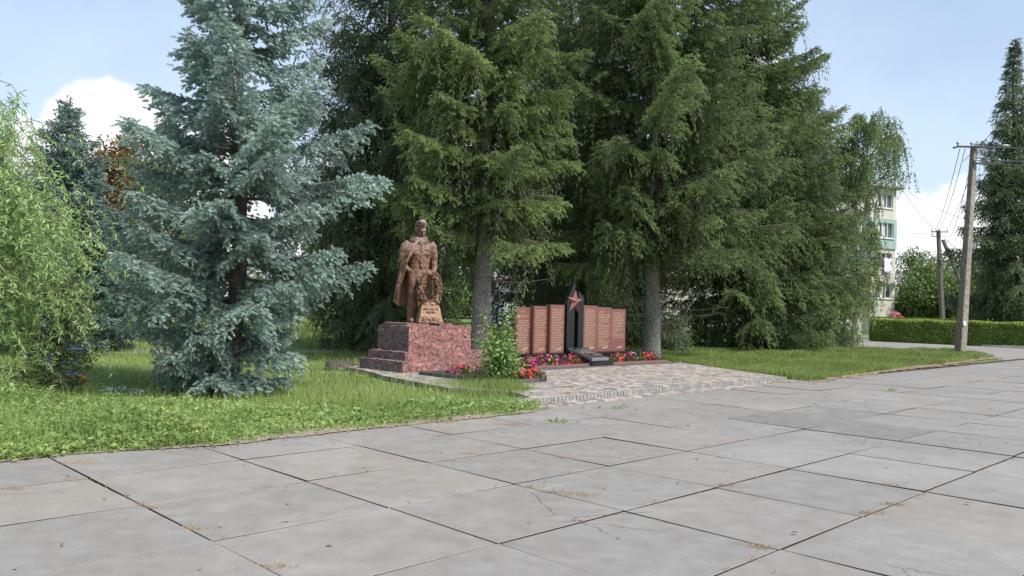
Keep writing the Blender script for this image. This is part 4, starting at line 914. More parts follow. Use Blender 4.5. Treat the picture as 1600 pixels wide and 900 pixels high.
p = at(1600, 497, 70); car((p[0] + 1.0, 70, 0.05), math.radians(62), 'dark car parked under the spruce at the right edge, seen over the hedge')
for i, (u, lb) in enumerate(((1558, 'left one of two turquoise garden chairs behind the hedge'), (1572, 'right one of two turquoise garden chairs behind the hedge'))):
    e = empty('garden_chair', atx(u, 64), .5, label=lb, cat='chair', group='turquoise chairs')
    m = MB(); m.box(-.25, .25, -.25, .25, .75, .80); m.build('seat', MAT['turq'], e); m = MB(); m.box(-.25, .25, .22, .27, .8, 1.75); m.build('backrest', MAT['turq'], e)
    for a in (-1, 1):
        for b in (-1, 1): m = MB(); m.box(a * .22 - .025, a * .22 + .025, b * .2 - .025, b * .2 + .025, 0, .75); m.build('leg', MAT['turq'], e)
for u, lb in ((1544, 'whitish post left of the turquoise chairs behind the hedge'), (1582, 'pale post by the trunk of the right edge spruce'), (1594, 'yellowish post nearest the dark car')):
    m = MB(); m.box(-.09, .09, -.09, .09, 0, 2.05); m.prism([(-.12, -.12), (.12, -.12), (.12, .12), (-.12, .12)], 2.05, 2.12); o = m.build('fence_post', MAT['white'] if u != 1594 else MAT['cream'], label=lb, cat='post', group='posts behind the hedge'); o.location = atx(u, 62)
# playground pieces behind the willow
pp = G(126, 612); e = empty('climbing_frame', (pp[0], pp[1], 0), label='playground frame of blue bars with a yellow pipe, behind the low young spruce', cat='play equipment')
m = MB(); m.tube([(-.22, -.1, .22), (.14, -.14, .25)], .052, 14); m.build('yellow_pipe', MAT['yellow'], e)
for x in (-.75, -.3):
    m = MB(); m.tube([(x, .3, 0), (x, .3, .75)], .025, 8); m.build('post', MAT['bluepaint'], e)
for z in (.25, .45, .7): m = MB(); m.tube([(-.8, .3, z), (-.12, .25, z + .02)], .022, 8); m.build('rung', MAT['bluepaint'], e)

# ================================================================== PEDESTAL
FIT = (EYE - PZ) / EYE
def fit(e): e.scale = (FIT,) * 3
def WF(s_, t_, z=0.): p = W(s_ * FIT, t_ * FIT, PZ + z * FIT); return p
ped = empty('statue_pedestal', W(0, 0, PZ), ANG, label='stepped rubble stone pedestal painted red, grey on its left side, under the soldier', cat='pedestal'); fit(ped)
def rough_block(name, s0, s1, t0, t1, z0, z1, seed, res=.045, amp=.022):
    """a block of rubble masonry with a truly uneven face"""
    bm = bmesh.new(); vs = {}
    def grid(fn, nu, nv, worn_shadedf):
        g = [[bm.verts.new(fn(i / nu, j / nv)) for j in range(nv + 1)] for i in range(nu + 1)]
        for i in range(nu):
            for j in range(nv): bm.faces.new((g[i][j], g[i + 1][j], g[i + 1][j + 1], g[i][j + 1]))
    ns, ntt, nz = [max(2, int(q / res)) for q in (s1 - s0, t1 - t0, z1 - z0)]
    grid(lambda a, b: (s0 + (s1 - s0) * a, t0, z0 + (z1 - z0) * b), ns, nz, 0); grid(lambda a, b: (s0 + (s1 - s0) * a, t1, z0 + (z1 - z0) * b), ns, nz, 0)
    grid(lambda a, b: (s0, t0 + (t1 - t0) * a, z0 + (z1 - z0) * b), ntt, nz, 1); grid(lambda a, b: (s1, t0 + (t1 - t0) * a, z0 + (z1 - z0) * b), ntt, nz, 0)
    grid(lambda a, b: (s0 + (s1 - s0) * a, t0 + (t1 - t0) * b, z1), ns, ntt, .5)
    bmesh.ops.remove_doubles(bm, verts=bm.verts, dist=.001); bmesh.ops.recalc_face_normals(bm, faces=bm.faces); bm.normal_update()
    for v in bm.verts:
        q = mnoise.fractal(v.co * 5.5 + Vector((seed, 0, 0)), 1.0, 2.0, 4) ; c = mnoise.cell(v.co * 5 + Vector((seed, 3, 1)))
        v.co += v.normal * amp * (q * .9 + c * .5) * (1 if v.co.z > z0 + .01 else .3)
    bm.normal_update(); me = bpy.data.meshes.new(name); bm.to_mesh(me); bm.free()
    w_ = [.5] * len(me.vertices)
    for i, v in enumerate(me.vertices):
        n = v.normal; w_[i] = 1.0 if n.x < -.75 else (.52 if n.z > .6 else 0.12)  # left face strongest: paint wear together with its unlit tone painted in
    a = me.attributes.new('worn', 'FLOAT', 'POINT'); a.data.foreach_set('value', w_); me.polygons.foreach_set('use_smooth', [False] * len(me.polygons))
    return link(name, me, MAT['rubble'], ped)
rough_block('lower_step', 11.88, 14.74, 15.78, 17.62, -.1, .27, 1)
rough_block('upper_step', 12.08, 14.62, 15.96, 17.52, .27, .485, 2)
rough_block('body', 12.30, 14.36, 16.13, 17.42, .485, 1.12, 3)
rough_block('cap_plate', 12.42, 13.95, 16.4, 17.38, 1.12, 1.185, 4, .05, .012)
PTOP = 1.185

# ================================================================== SOLDIER STATUE
# local axes: +x his left (viewer's right), -y his front
def remeshed(mb, voxel, smooth_it, name, disp=None):
    me = mb.mesh('tmp'); o = bpy.data.objects.new('tmp', me); col.objects.link(o)
    r = o.modifiers.new('r', 'REMESH'); r.mode = 'VOXEL'; r.voxel_size = voxel; s = o.modifiers.new('s', 'SMOOTH'); s.iterations = smooth_it; s.factor = .5
    dg = bpy.context.evaluated_depsgraph_get(); dg.update(); em = bpy.data.meshes.new_from_object(o.evaluated_get(dg)); em.name = name
    bpy.data.objects.remove(o); bpy.data.meshes.remove(me)
    n = len(em.vertices); co = np.zeros(n * 3, np.float32); em.vertices.foreach_get('co', co); no = np.zeros(n * 3, np.float32); em.vertices.foreach_get('normal', no)
    co = co.reshape(-1, 3); no = no.reshape(-1, 3)
    if disp:
        d = np.array([disp(Vector(map(float, p))) for p in co]); co = co + no * d[:, None]; em.vertices.foreach_set('co', co.ravel())
    em.polygons.foreach_set('use_smooth', np.ones(len(em.polygons), bool)); em.update(); return em
ps = WF(13.22, 16.98, PTOP - .01)
stt = empty('soldier_statue', ps, ANG - math.radians(24), label='bronze-painted soldier statue in cap and rain cape bowing over a standing wreath', cat='statue'); stt.scale = (.91, .95, .98)
f = MB()
def limb(pts, rad, n=14): f.tube(pts, rad, n)
# legs and boots
limb([(-.15, .0, 1.30), (-.17, -.03, 1.0), (-.175, -.05, .72), (-.18, -.02, .62), (-.185, .02, .35), (-.19, .04, .12)], [.17, .165, .125, .105, .115, .085])
limb([(.15, .02, 1.30), (.19, -.02, 1.0), (.215, -.06, .72), (.215, -.03, .62), (.22, .03, .35), (.225, .05, .12)], [.17, .165, .125, .105, .115, .085])
for x, dx in ((-.19, -.05), (.225, .07)):
    f.loft([(x, .04, .03, .085, .12), (x, .03, .12, .085, .115), (x, .04, .2, .085, .09)], 16)
    f.loft([(x + dx * .3, -.1, .03, .09, .17), (x + dx * .3, -.1, .075, .085, .165), (x + dx * .25, -.07, .13, .07, .12)], 16)
    f.loft([(x * .99, .02, .60, .118, .118), (x * .99, .02, .64, .125, .122)], 16)
# tunic: skirt, belt, chest
def fold(an, u): return 1 + .045 * math.sin(7 * an + 3 * u) * (1 - u) + .02 * math.sin(13 * an)
f.loft([(0, .0, 1.06, .335, .235), (0, .0, 1.15, .325, .23), (0, .0, 1.30, .295, .21), (0, 0, 1.42, .275, .195)], 36, fn=fold)
f.loft([(0, 0, 1.405, .285, .205), (0, 0, 1.475, .285, .205)], 30)
def fold2(an, u): return 1 + .03 * math.sin(9 * an + 5 * u) * (1 - abs(2 * u - 1)) + .012 * math.sin(17 * an + 9 * u)
f.loft([(0, 0, 1.46, .275, .2), (0, -.01, 1.58, .30, .215), (0, -.02, 1.74, .325, .225), (0, -.01, 1.90, .335, .215), (0, 0, 2.01, .31, .185), (0, 0, 2.09, .22, .15), (0, 0, 2.15, .12, .12)], 36, fn=fold2)
f.box(-.035, .035, -.245, -.2, 1.40, 1.48)                      # buckle
f.box(-.017, .017, -.25, -.2, 1.5, 2.0)                          # placket
for x in (-.16, .16): f.box(x - .075, x + .075, -.24, -.18, 1.72, 1.86); f.box(x - .08, x + .08, -.25, -.18, 1.84, 1.875)
# left arm hanging, hand on the wreath
limb([(.30, 0, 2.03), (.385, .02, 1.93), (.425, .03, 1.72), (.43, .02, 1.56), (.42, -.04, 1.40), (.36, -.14, 1.22)], [.10, .115, .098, .092, .082, .058])
f.loft([(.375, -.115, 1.24, .075, .07), (.37, -.13, 1.20, .078, .072)], 12)
f.ball((.335, -.2, 1.155), (.052, .06, .04))
for i in range(4): limb([(.30 + i * .026, -.24, 1.16), (.292 + i * .027, -.285, 1.145), (.288 + i * .027, -.30, 1.10 + .006 * abs(i - 1))], [.016, .015, .012], 8)
limb([(.29, -.19, 1.165), (.25, -.225, 1.15), (.235, -.24, 1.12)], [.019, .017, .013], 8)
# right arm bent under the cape, cap in hand at the hip
limb([(-.30, 0, 2.03), (-.40, .0, 1.92), (-.45, .0, 1.70), (-.46, -.02, 1.56), (-.44, -.14, 1.42), (-.36, -.24, 1.33)], [.10, .12, .105, .095, .085, .062])
f.ball((-.335, -.275, 1.31), (.055, .05, .055))
for i in range(4): limb([(-.30, -.29, 1.34 - i * .026), (-.265, -.325, 1.335 - i * .026), (-.245, -.30, 1.33 - i * .026)], [.016, .015, .012], 8)
limb([(-.33, -.25, 1.35), (-.29, -.27, 1.385), (-.265, -.285, 1.395)], [.018, .016, .013], 8)
# neck and head, bowed and turned a little
limb([(0, .01, 2.08), (0, -.02, 2.22), (0, -.05, 2.30)], [.095, .08, .08])
HM = Matrix.Translation((0, -.065, 2.365)) @ Matrix.Rotation(math.radians(32), 4, 'X') @ Matrix.Rotation(math.radians(14), 4, 'Z')
HM = HM @ Matrix.Scale(1.22, 4); R3 = HM.to_3x3()
def hp(x, y, z): return HM @ Vector((x, y, z))
f.ball(hp(0, .01, .03), (.115, .14, .145), 18, 12, R3); f.ball(hp(0, -.045, -.06), (.088, .088, .10), 16, 10, R3)
f.ball(hp(0, -.10, -.125), (.045, .04, .035), 10, 8, R3)
f.tube([hp(0, -.125, .03), hp(0, -.152, -.012), hp(0, -.168, -.04), hp(0, -.135, -.055)], [.014, .019, .026, .018], 8)
f.tube([hp(-.075, -.112, .042), hp(-.035, -.134, .05), hp(0, -.128, .04), hp(.035, -.134, .05), hp(.075, -.112, .042)], [.014, .019, .013, .019, .014], 8)
f.tube([hp(-.045, -.128, -.078), hp(0, -.146, -.072), hp(.045, -.128, -.078)], [.010, .016, .010], 8)
f.tube([hp(-.032, -.128, -.10), hp(0, -.138, -.103), hp(.032, -.128, -.10)], [.009, .013, .009], 8)
for x in (-1, 1): f.ball(hp(x * .118, .02, -.01), (.018, .032, .042), 8, 8, R3); f.ball(hp(x * .062, -.095, -.03), (.028, .026, .026), 8, 8, R3); f.ball(hp(x * .042, -.118, .018), (.017, .012, .011), 8, 6, R3)
# cap
f.loft([(hp(0, .02, z).x, hp(0, .02, z).y, hp(0, .02, z).z, rx, ry) for z, rx, ry in ((.045, .15, .175), (.07, .165, .19), (.095, .15, .175), (.14, .15, .172), (.18, .13, .15), (.21, .08, .10), (.22, .03, .04))], 22)
# hood and collar round the neck
pts = [(.17 * math.cos(a), .02 + .145 * math.sin(a) - .03, 2.14 + .045 * math.sin(a)) for a in [2 * math.pi * i / 18 for i in range(19)]]; f.tube(pts, [.062 + .012 * math.sin(3 * i) for i in range(19)], 10)
pts = [(.22 * math.cos(a), .03 + .17 * math.sin(a) - .02, 2.08 + .03 * math.sin(a)) for a in [2 * math.pi * i / 18 for i in range(19)]]; f.tube(pts, .06, 10)
f.ball((0, .17, 2.12), (.19, .11, .12))
# the rain cape: a thick folded sheet from both shoulders, down the back, over the right arm
def cape(a0, a1, ztop, zbot, th=.04, nu=46, nv=26):
    vs = []; fs = []
    for side_ in (0, 1):
        for i in range(nu + 1):
            a = a0 + (a1 - a0) * i / nu
            for j in range(nv + 1):
                v = j / nv; z = ztop + (zbot(a) - ztop) * v
                e_ = .30 + .22 * v ** .55 + .05 * v; fo = .040 * v ** .7 * math.sin(11 * a + 1.5 * v) + .018 * math.sin(23 * a + 4 * v) * v
                rx = (e_ + .04 + fo) * (1 - .75 * max(0, .16 - v) / .16 * .45); ry = (e_ * .80 + fo) * (1 - .75 * max(0, .16 - v) / .16 * .45)
                if side_: rx -= th; ry -= th
                vs.append((rx * math.cos(a) - .02 * v, ry * math.sin(a) + .01, z))
    n = (nu + 1) * (nv + 1)
    def id_(s_, i, j): return s_ * n + i * (nv + 1) + j
    for i in range(nu):
        for j in range(nv): fs.append((id_(0, i, j), id_(0, i, j + 1), id_(0, i + 1, j + 1), id_(0, i + 1, j))); fs.append((id_(1, i, j), id_(1, i + 1, j), id_(1, i + 1, j + 1), id_(1, i, j + 1)))
    for i in range(nu): fs.append((id_(0, i, 0), id_(0, i + 1, 0), id_(1, i + 1, 0), id_(1, i, 0))); fs.append((id_(0, i, nv), id_(1, i, nv), id_(1, i + 1, nv), id_(0, i + 1, nv)))
    for j in range(nv): fs.append((id_(0, 0, j), id_(1, 0, j), id_(1, 0, j + 1), id_(0, 0, j + 1))); fs.append((id_(0, nu, j), id_(0, nu, j + 1), id_(1, nu, j + 1), id_(1, nu, j)))
    f.add(vs, fs)
def zb(a):
    # a: 0 = his left, pi/2 = back, pi = his right, 3pi/2 = front
    d = math.degrees(a); return float(np.interp(d, [20, 90, 150, 185, 205, 225, 245], [.55, .40, .42, .62, .95, 1.35, 1.7]))
cape(math.radians(30), math.radians(222), 2.06, zb)
# the front edge of the cape thrown across the chest as a rolled fold
f.tube([(-.08, -.17, 2.10), (-.17, -.235, 2.0), (-.25, -.265, 1.86), (-.33, -.29, 1.70), (-.42, -.26, 1.52), (-.47, -.2, 1.36), (-.49, -.14, 1.15)], [.035, .045, .05, .05, .048, .045, .035], 10)
f.tube([(-.12, -.20, 2.05), (-.27, -.24, 1.93), (-.40, -.22, 1.78), (-.50, -.16, 1.6), (-.54, -.08, 1.4)], [.035, .042, .045, .042, .03], 10)
def disp(p):
    q = mnoise.fractal(Vector((p.x * 9, p.y * 9, p.z * 5)), 1.0, 2.0, 3) * .010
    if 1.5 < p.z < 2.0: q += .003 * math.sin(p.z * 42 + p.x * 18 + 2 * math.sin(p.x * 9))
    if p.z > 2.2: q *= .3
    return q
em = remeshed(f, .0135, 3, 'figure', disp); link('figure', em, MAT['bronze'], stt)
# inscribed stone and wreath standing on it in front of him
WX, WY = .22, -.36
m = MB(); m.hexa([(WX - .33, WY - .24, .04), (WX + .33, WY - .24, .04), (WX + .33, WY + .16, .04), (WX - .33, WY + .16, .04)], [(WX - .24, WY - .13, .46), (WX + .24, WY - .13, .46), (WX + .24, WY + .12, .43), (WX - .24, WY + .12, .43)])
bmx = bmesh.new(); mm_ = m.mesh('t'); bmx.from_mesh(mm_); bmesh.ops.subdivide_edges(bmx, edges=bmx.edges, cuts=7, use_grid_fill=True); bmx.normal_update()
for v in bmx.verts: v.co += v.normal * .02 * mnoise.fractal(v.co * 7, 1.0, 2.0, 3)
me = bpy.data.meshes.new('inscribed_stone'); bmx.to_mesh(me); bmx.free(); so_ = link('inscribed_stone', me, MAT['gold'], stt)
def face_pt(x, h, out=.012):           # a point on the sloping front of the stone
    u = (h - .04) / .42; return (WX + x, WY - .24 + .11 * u - out, h)
GL = {'V': [((0, 0), (0, 1)), ((0, 1), (.6, .8)), ((.6, .8), (0, .52)), ((0, .52), (.7, .25)), ((.7, .25), (0, 0))], 'I': [((.3, 0), (.3, 1))], 'H': [((0, 0), (0, 1)), ((.7, 0), (.7, 1)), ((0, .5), (.7, .5))],
      'A': [((0, 0), (.35, 1)), ((.35, 1), (.7, 0)), ((.15, .4), (.55, .4))], 'O': [((0, .1), (0, .9)), ((0, .9), (.7, .9)), ((.7, .9), (.7, .1)), ((.7, .1), (0, .1))], 'P': [((0, 0), (0, 1)), ((0, 1), (.7, 1)), ((.7, 1), (.7, 0))],
      'L': [((0, 0), (.3, 1)), ((.3, 1), (.7, 1)), ((.7, 1), (.7, 0))], 'E': [((0, 0), (0, 1)), ((0, 1), (.6, 1)), ((0, .5), (.5, .5)), ((0, 0), (.6, 0))], 'C': [((.7, 1), (0, .9)), ((0, .9), (0, .1)), ((0, .1), (.7, 0))], 'K': [((0, 0), (0, 1)), ((0, .5), (.7, 1)), ((0, .5), (.7, 0))],
      'R': [((0, 0), (0, 1)), ((0, 1), (.6, .8)), ((.6, .8), (0, .5))]}
ins = MB(); rl = random.Random(8)
for (h0, hh, xs, n) in ((.345, .05, -.19, 8), (.27, .045, -.12, 5)):
    for i in range(n):
        for (a, b) in GL[rl.choice('VIHAOPLEKR')]:
            pa = face_pt(xs + i * .05 + a[0] * .036, h0 + a[1] * hh); pb = face_pt(xs + i * .05 + b[0] * .036, h0 + b[1] * hh); ins.tube([pa, pb], .006, 4)
ins.build('inscription', MAT['bronze'], so_)
lf = MB()
for i in range(26):
    a = rl.uniform(0, 6.28); x = rl.uniform(-.27, .27); h = .11 + rl.uniform(-.04, .06); q = face_pt(x, h, .015)
    lf.ball(q, (.042, .016, .02), 8, 5, Matrix.Rotation(a, 3, 'Y'))
lf.build('relief_leaves', MAT['gold'], so_)
wr = MB(); rl = random.Random(12); WC = Vector((WX, WY + .01, .86)); RX, RZ = .25, .39
wr.tube([WC + Vector((RX * math.cos(a), 0, RZ * math.sin(a))) for a in [2 * math.pi * i / 40 for i in range(41)]], .085, 10)
for i in range(210):
    a = 2 * math.pi * i / 210 + rl.uniform(-.03, .03); b = rl.uniform(0, 6.28); c = WC + Vector((RX * math.cos(a), 0, RZ * math.sin(a))); rad = Vector((math.cos(a), 0, math.sin(a)))
    o = rad * math.cos(b) * .098 + Vector((0, math.sin(b) * .098, 0)); tang = Vector((-math.sin(a), 0, math.cos(a))) * (1 if math.cos(a) > 0 else -1); dirn = (tang + o.normalized() * .55 + Vector((rl.uniform(-.3, .3), rl.uniform(-.3, .3), rl.uniform(-.3, .3)))).normalized()
    zq = dirn.to_track_quat('X', 'Z').to_matrix(); wr.ball(c + o, (.058, .032, .014), 7, 5, zq @ Matrix.Rotation(rl.uniform(-1, 1), 3, 'X'))
wr.build('wreath', MAT['bronze'], stt)
bw = MB(); bc = WC + Vector((0, -.09, -RZ))
for sgn in (-1, 1):
    bw.ball(bc + Vector((sgn * .085, 0, .015)), (.09, .035, .05), 10, 7, Matrix.Rotation(sgn * .4, 3, 'Y')); bw.tube([bc, bc + Vector((sgn * .10, -.01, -.04)), bc + Vector((sgn * .19, -.02, -.03))], [.025, .03, .02], 8)
bw.ball(bc, (.04, .04, .04)); bw.build('ribbon_bow', MAT['gold'], stt)

# ================================================================== MEMORIAL WALL
mw = empty('memorial_wall', W(0, 0, PZ), ANG, label='memorial wall of six red granite name slabs flanking a black stele with a star', cat='memorial'); fit(mw)
def mz(z): return z
m = MB(); m.box(16.30, 21.62, 15.78, 16.75, 0, mz(.17)); m.box(16.30, 21.60, 15.92, 16.7, mz(.17), mz(.345)); m.build('plinth', MAT['black_granite'], mw, bevel=.008)
panels = [(807, 828.5, 16.30, 1.665, 24, 0), (833.5, 855.5, 16.17, 1.715, 25, 0), (859.5, 881.5, 16.04, 1.765, 26, 0), (911, 932.5, 16.04, 1.775, 24, 1), (932.5, 954.5, 16.14, 1.735, 24, 1), (954.5, 977, 16.24, 1.69, 17, 1)]
rl = random.Random(21)
for (u0, u1, t, zt, nl, rs_) in panels:
    s0, _ = ont(u0, 520, t); s1, _ = ont(u1, 520, t); pm = MB(); pm.box(s0, s1, t, t + .16, mz(.347), mz(zt)); po = pm.build('name_slab', MAT['pink_granite'], mw, bevel=.006)
    ins = MB(); wd = s1 - s0; yy = t - .004; lh = .049; z = mz(zt) - .14
    for ln in range(nl):
        if nl == 24 and not rs_ and ln in (1, 4): z -= lh; continue
        L = wd * rl.uniform(.62, .80) if not (rs_ and rl.random() < .08) else wd * .3
        if ln == 0 and nl == 24 and not rs_: L = wd * .5
        x = s0 + wd * .13; xe = x + L
        while x < xe:
            wl = rl.randint(3, 9)
            for q in range(wl):
                gw = .0125; gl = rl.choice('VIHAOPLEKR')
                k2 = rl.random()
                ins.box(x, x + gw * .32, yy, t - .0005, z, z + .022); 
                if gl in 'HAOP': ins.box(x + gw * .7, x + gw, yy, t - .0005, z, z + .022)
                if gl not in 'I': ins.box(x + gw * .32, x + gw * .7, yy + .0005, t - .0005, z + (.009 if gl in 'HAK' else .016), z + (.014 if gl in 'HAK' else .021))
                x += gw + .0045
                if x > xe: break
            x += .014
        z -= lh
    # carved laurel sprig at the foot of each slab
    for q in range(11):
        cx = s0 + wd * (.42 + .03 * q); cz = mz(.347) + .075 + .006 * (q % 3) + .003 * q
        ins.hexa([(cx, yy, cz), (cx + .035, yy, cz + .012), (cx + .05, yy, cz + .04), (cx + .012, yy, cz + .026)], [(cx, t - .0005, cz), (cx + .035, t - .0005, cz + .012), (cx + .05, t - .0005, cz + .04), (cx + .012, t - .0005, cz + .026)])
    ins.build('inscription', MAT['letters'], po)
# black stele: two upright slabs, the left one cut to a point
def slabpoly(poly, t0, t1, name):
    m = MB(); n = len(poly); v = [(s, t0, z) for s, z in poly] + [(s, t1, z) for s, z in poly]; m.add(v, [list(range(n)), list(range(n, 2 * n))[::-1]] + [(i, n + i, n + (i + 1) % n, (i + 1) % n) for i in range(n)])
    return m.build(name, MAT['black_granite'], mw)
TS = 15.98; sA, _ = ont(885.5, 520, TS); sB, _ = ont(897, 520, TS); sC, _ = ont(903, 520, TS); sD, _ = ont(911.5, 520, TS); _, zA = ont(885.5, 469, TS); _, zB = ont(896.5, 438, TS); _, zC = ont(902, 455, TS)
slabpoly([(sA, mz(.347)), (sB, mz(.347)), (sB, mz(zB)), (sA, mz(zA))], TS, TS + .13, 'stele_left_slab')
slabpoly([(sC, mz(.347)), (sD, mz(.347)), (sD, mz(zC) - .18), (sC, mz(zC))], TS, TS + .13, 'stele_right_slab')
slabpoly([(sB + .002, mz(.347)), (sC - .002, mz(.347)), (sC - .002, mz(zC) - .3), (sB + .002, mz(zC) - .3)], TS + .14, TS + .22, 'stele_back_slab')
# five-pointed faceted star
cs, cz = ont(901.5, 472, TS - .1); cz = mz(cz); sr = MB(); pts = []
for i in range(10):
    a = math.pi / 2 + i * math.pi / 5 - .07; r_ = .37 if i % 2 == 0 else .155; pts.append((cs + r_ * math.cos(a), TS - .02, cz + r_ * math.sin(a)))
vs = pts + [(cs, TS - .15, cz)] + [(p[0], TS + .03, p[2]) for p in pts]; fs = [(i, (i + 1) % 10, 10) for i in range(10)] + [(i, 11 + i, 11 + (i + 1) % 10, (i + 1) % 10) for i in range(10)]
sr.add(vs, fs); sr.build('star', MAT['star'], mw)
# raised bed in front of it
kb = empty('flower_bed_kerb', W(0, 0, PZ), ANG, label='low two-step kerb bed with red granite rim in front of the memorial wall', cat='flower bed'); fit(kb)
m = MB(); m.box(15.72, 22.3, 14.88, 15.02, 0, .035); m.build('lower_kerb', MAT['darkkerb'], kb, bevel=.005)
m = MB(); m.box(15.72, 21.85, 15.03, 15.15, 0, .095); m.build('rim', MAT['redkerb'], kb, bevel=.006)
m = MB(); m.box(15.75, 21.8, 15.152, 15.9, 0, .07); m.build('soil', MAT['dirt'], kb)
# slanted book-like plaque on its foot
pq = empty('slanted_plaque', W(0, 0, PZ), ANG, label='slanted black inscribed granite plaque in front of the star', cat='plaque'); fit(pq)
a0, za = ont(925, 562, 14.98); a1, _ = ont(951.6, 560, 14.98); zt_ = mz(.50); zl = mz(.255); b0 = a0 + .02; b1 = a1 + .02; tq = 15.9
m = MB(); m.box(a0 - .05, a1 + .12, 14.9, 15.5, .003 + .0, .115); m.build('foot', MAT['black_granite'], pq)
def pl(u, v, o): return (a0 + (a1 - a0) * u, 14.98 + (tq - 14.98) * v - .3 * o * 0, zl + (zt_ - zl) * v + o)
m = MB(); m.hexa([pl(0, 0, -.085), pl(1, 0, -.085), pl(1, 1, -.085), pl(0, 1, -.085)], [pl(0, 0, 0), pl(1, 0, 0), pl(1, 1, 0), pl(0, 1, 0)]); m.build('slab', MAT['grey_granite'], pq, bevel=.006)
m = MB(); m.hexa([pl(.04, .04, .001), pl(.96, .04, .001), pl(.96, .96, .001), pl(.04, .96, .001)], [pl(.04, .04, .006), pl(.96, .04, .006), pl(.96, .96, .006), pl(.04, .96, .006)]); fo_ = m.build('polished_face', MAT['black_granite'], pq)
ins = MB()
for (v, n, x0) in ((.74, 9, .2), (.60, 11, .12), (.46, 11, .12), (.26, 7, .5)):
    for i in range(n):
        for (a, b) in GL[rl.choice('VIHAOPLEKR')]:
            if x0 + i * .066 + .05 > .95: continue
            pa = pl(x0 + i * .066 + a[0] * .05, v + a[1] * .09, .008); pb = pl(x0 + i * .066 + b[0] * .05, v + b[1] * .09, .008); ins.tube([pa, pb], .0045, 4)
ins.build('inscription', MAT['metal'], fo_)
# small planter frame by the sapling
pf = empty('planter_frame', W(0, 0, PZ), ANG, label='dark kerb frame of the small flower plot beside the pedestal', cat='planter'); fit(pf)
p0, p1, q0, q1 = 11.95, 13.42, 12.45, 15.25
for nm, b in (('side_kerb', (p0, p1, q0, q0 + .09)), ('side_kerb', (p0, p0 + .09, q0 + .093, q1 - .093)), ('side_kerb', (p1 - .09, p1, q0 + .093, q1 - .093)), ('side_kerb', (p0, p1, q1 - .09, q1))):
    m = MB(); m.box(b[0], b[1], b[2], b[3], 0, .085); m.build(nm, MAT['darkkerb'], pf, bevel=.006)
m = MB(); m.box(p0 + .093, p1 - .093, q0 + .093, q1 - .093, 0, .06); m.build('soil', MAT['dirt'], pf)
# stump in the grass
g = gpos(530, 578); m = MB(); r_ = random.Random(4)
m.loft([(0, 0, -.05, .40, .36), (0, 0, .05, .36, .32), (0, 0, .20, .34, .30), (0, 0, .215, .31, .27)], 22, fn=lambda a, u: 1 + .06 * math.sin(5 * a) + .04 * math.sin(9 * a + 1))
o = m.build('tree_stump', MAT['bark_dark'], label='low grey tree stump in the grass left of the pedestal', cat='stump'); o.location = g

# ================================================================== FLOWERS
def petunia(loc, label, colr, seed, rad=.17, h=.2, nf=16, nl=70):
    r = np.random.RandomState(seed); e = empty('petunia', loc, r.uniform(0, 6), label=label, cat='flowers', group='petunias in the beds')
    d = unit(r.normal(0, 1, (nl, 3))); d[:, 2] = np.abs(d[:, 2]); P = d * np.array([rad, rad, h]) * r.uniform(.3, .95, (nl, 1))
    fl = stamp(*T_LEAF, P, d + r.normal(0, .5, (nl, 3)) + np.array([0, 0, .5]), r.normal(0, 1, (nl, 3)), .06 * r.uniform(.7, 1.3, nl), .035 * r.uniform(.7, 1.2, nl), r.rand(nl)); link('leaves', fast_mesh('leaves', *fl, [MAT['petleaf']]), None, e)
    # trumpet blossoms: five lobed discs, slightly cupped
    T = []; F = [(0, 1 + i, 1 + (i + 1) % 10) for i in range(10)]; T.append((0, 0, -.25))
    for i in range(10): a = i * math.pi / 5; q = .5 if i % 2 == 0 else .40; T.append((q * math.cos(a), 0 + q * math.sin(a), .0))
    T = np.array(T)[:, [0, 2, 1]]; d = unit(r.normal(0, .8, (nf, 3)) + np.array([.1, -.5, .5])); d[:, 2] = np.abs(d[:, 2]); P = d * np.array([rad, rad, h]) * r.uniform(.85, 1.15, (nf, 1)); P[:, 2] = np.maximum(P[:, 2], .05)
    s = .075 * r.uniform(.8, 1.25, nf); fl = stamp(T, np.array(F), P, d + r.normal(0, .4, (nf, 3)), r.normal(0, 1, (nf, 3)), s, s, r.rand(nf)); link('blossoms', fast_mesh('blossoms', *fl, [PET[colr]]), None, e)
    return e
bed = [(816, 'magenta'), (821, 'red'), (827, 'magenta'), (833, 'magenta'), (839, 'red'), (845, 'magenta'), (851, 'magenta'), (857, 'pink'), (862, 'orange'), (868, 'purple'), (874, 'purple'), (881, 'magenta'), (887, 'red'), (893, 'magenta'), (899, 'red'), (905, 'magenta'), (911, 'purple'), (960, 'magenta'), (967, 'orange'), (974, 'red'), (981, 'magenta'), (988, 'pink'), (1008, 'red'), (1015, 'red'), (1022, 'magenta'), (1000, 'yellow')]
rr = random.Random(6)
order = {}
for i, (u, c) in enumerate(bed):
    t = 15.32 + rr.uniform(-.06, .25); s, _ = ont(u, 560, t); big = 1.2 if c in ('magenta', 'purple') and u > 890 and u < 915 else 1; key = (c, u < 920); order[key] = order.get(key, 0) + 1
    side = 'left of the slanted plaque' if u < 920 else 'right of the slanted plaque'
    petunia(WF(s, t, .07), '%s %s petunia clump from the left, memorial bed %s of the plaque' % (ORD[order[key] - 1], c, 'left' if u < 920 else 'right'), c, 500 + i, .16 * big, rr.uniform(.2, .27) * big, nf=int(18 * big) if c != 'yellow' else 5)
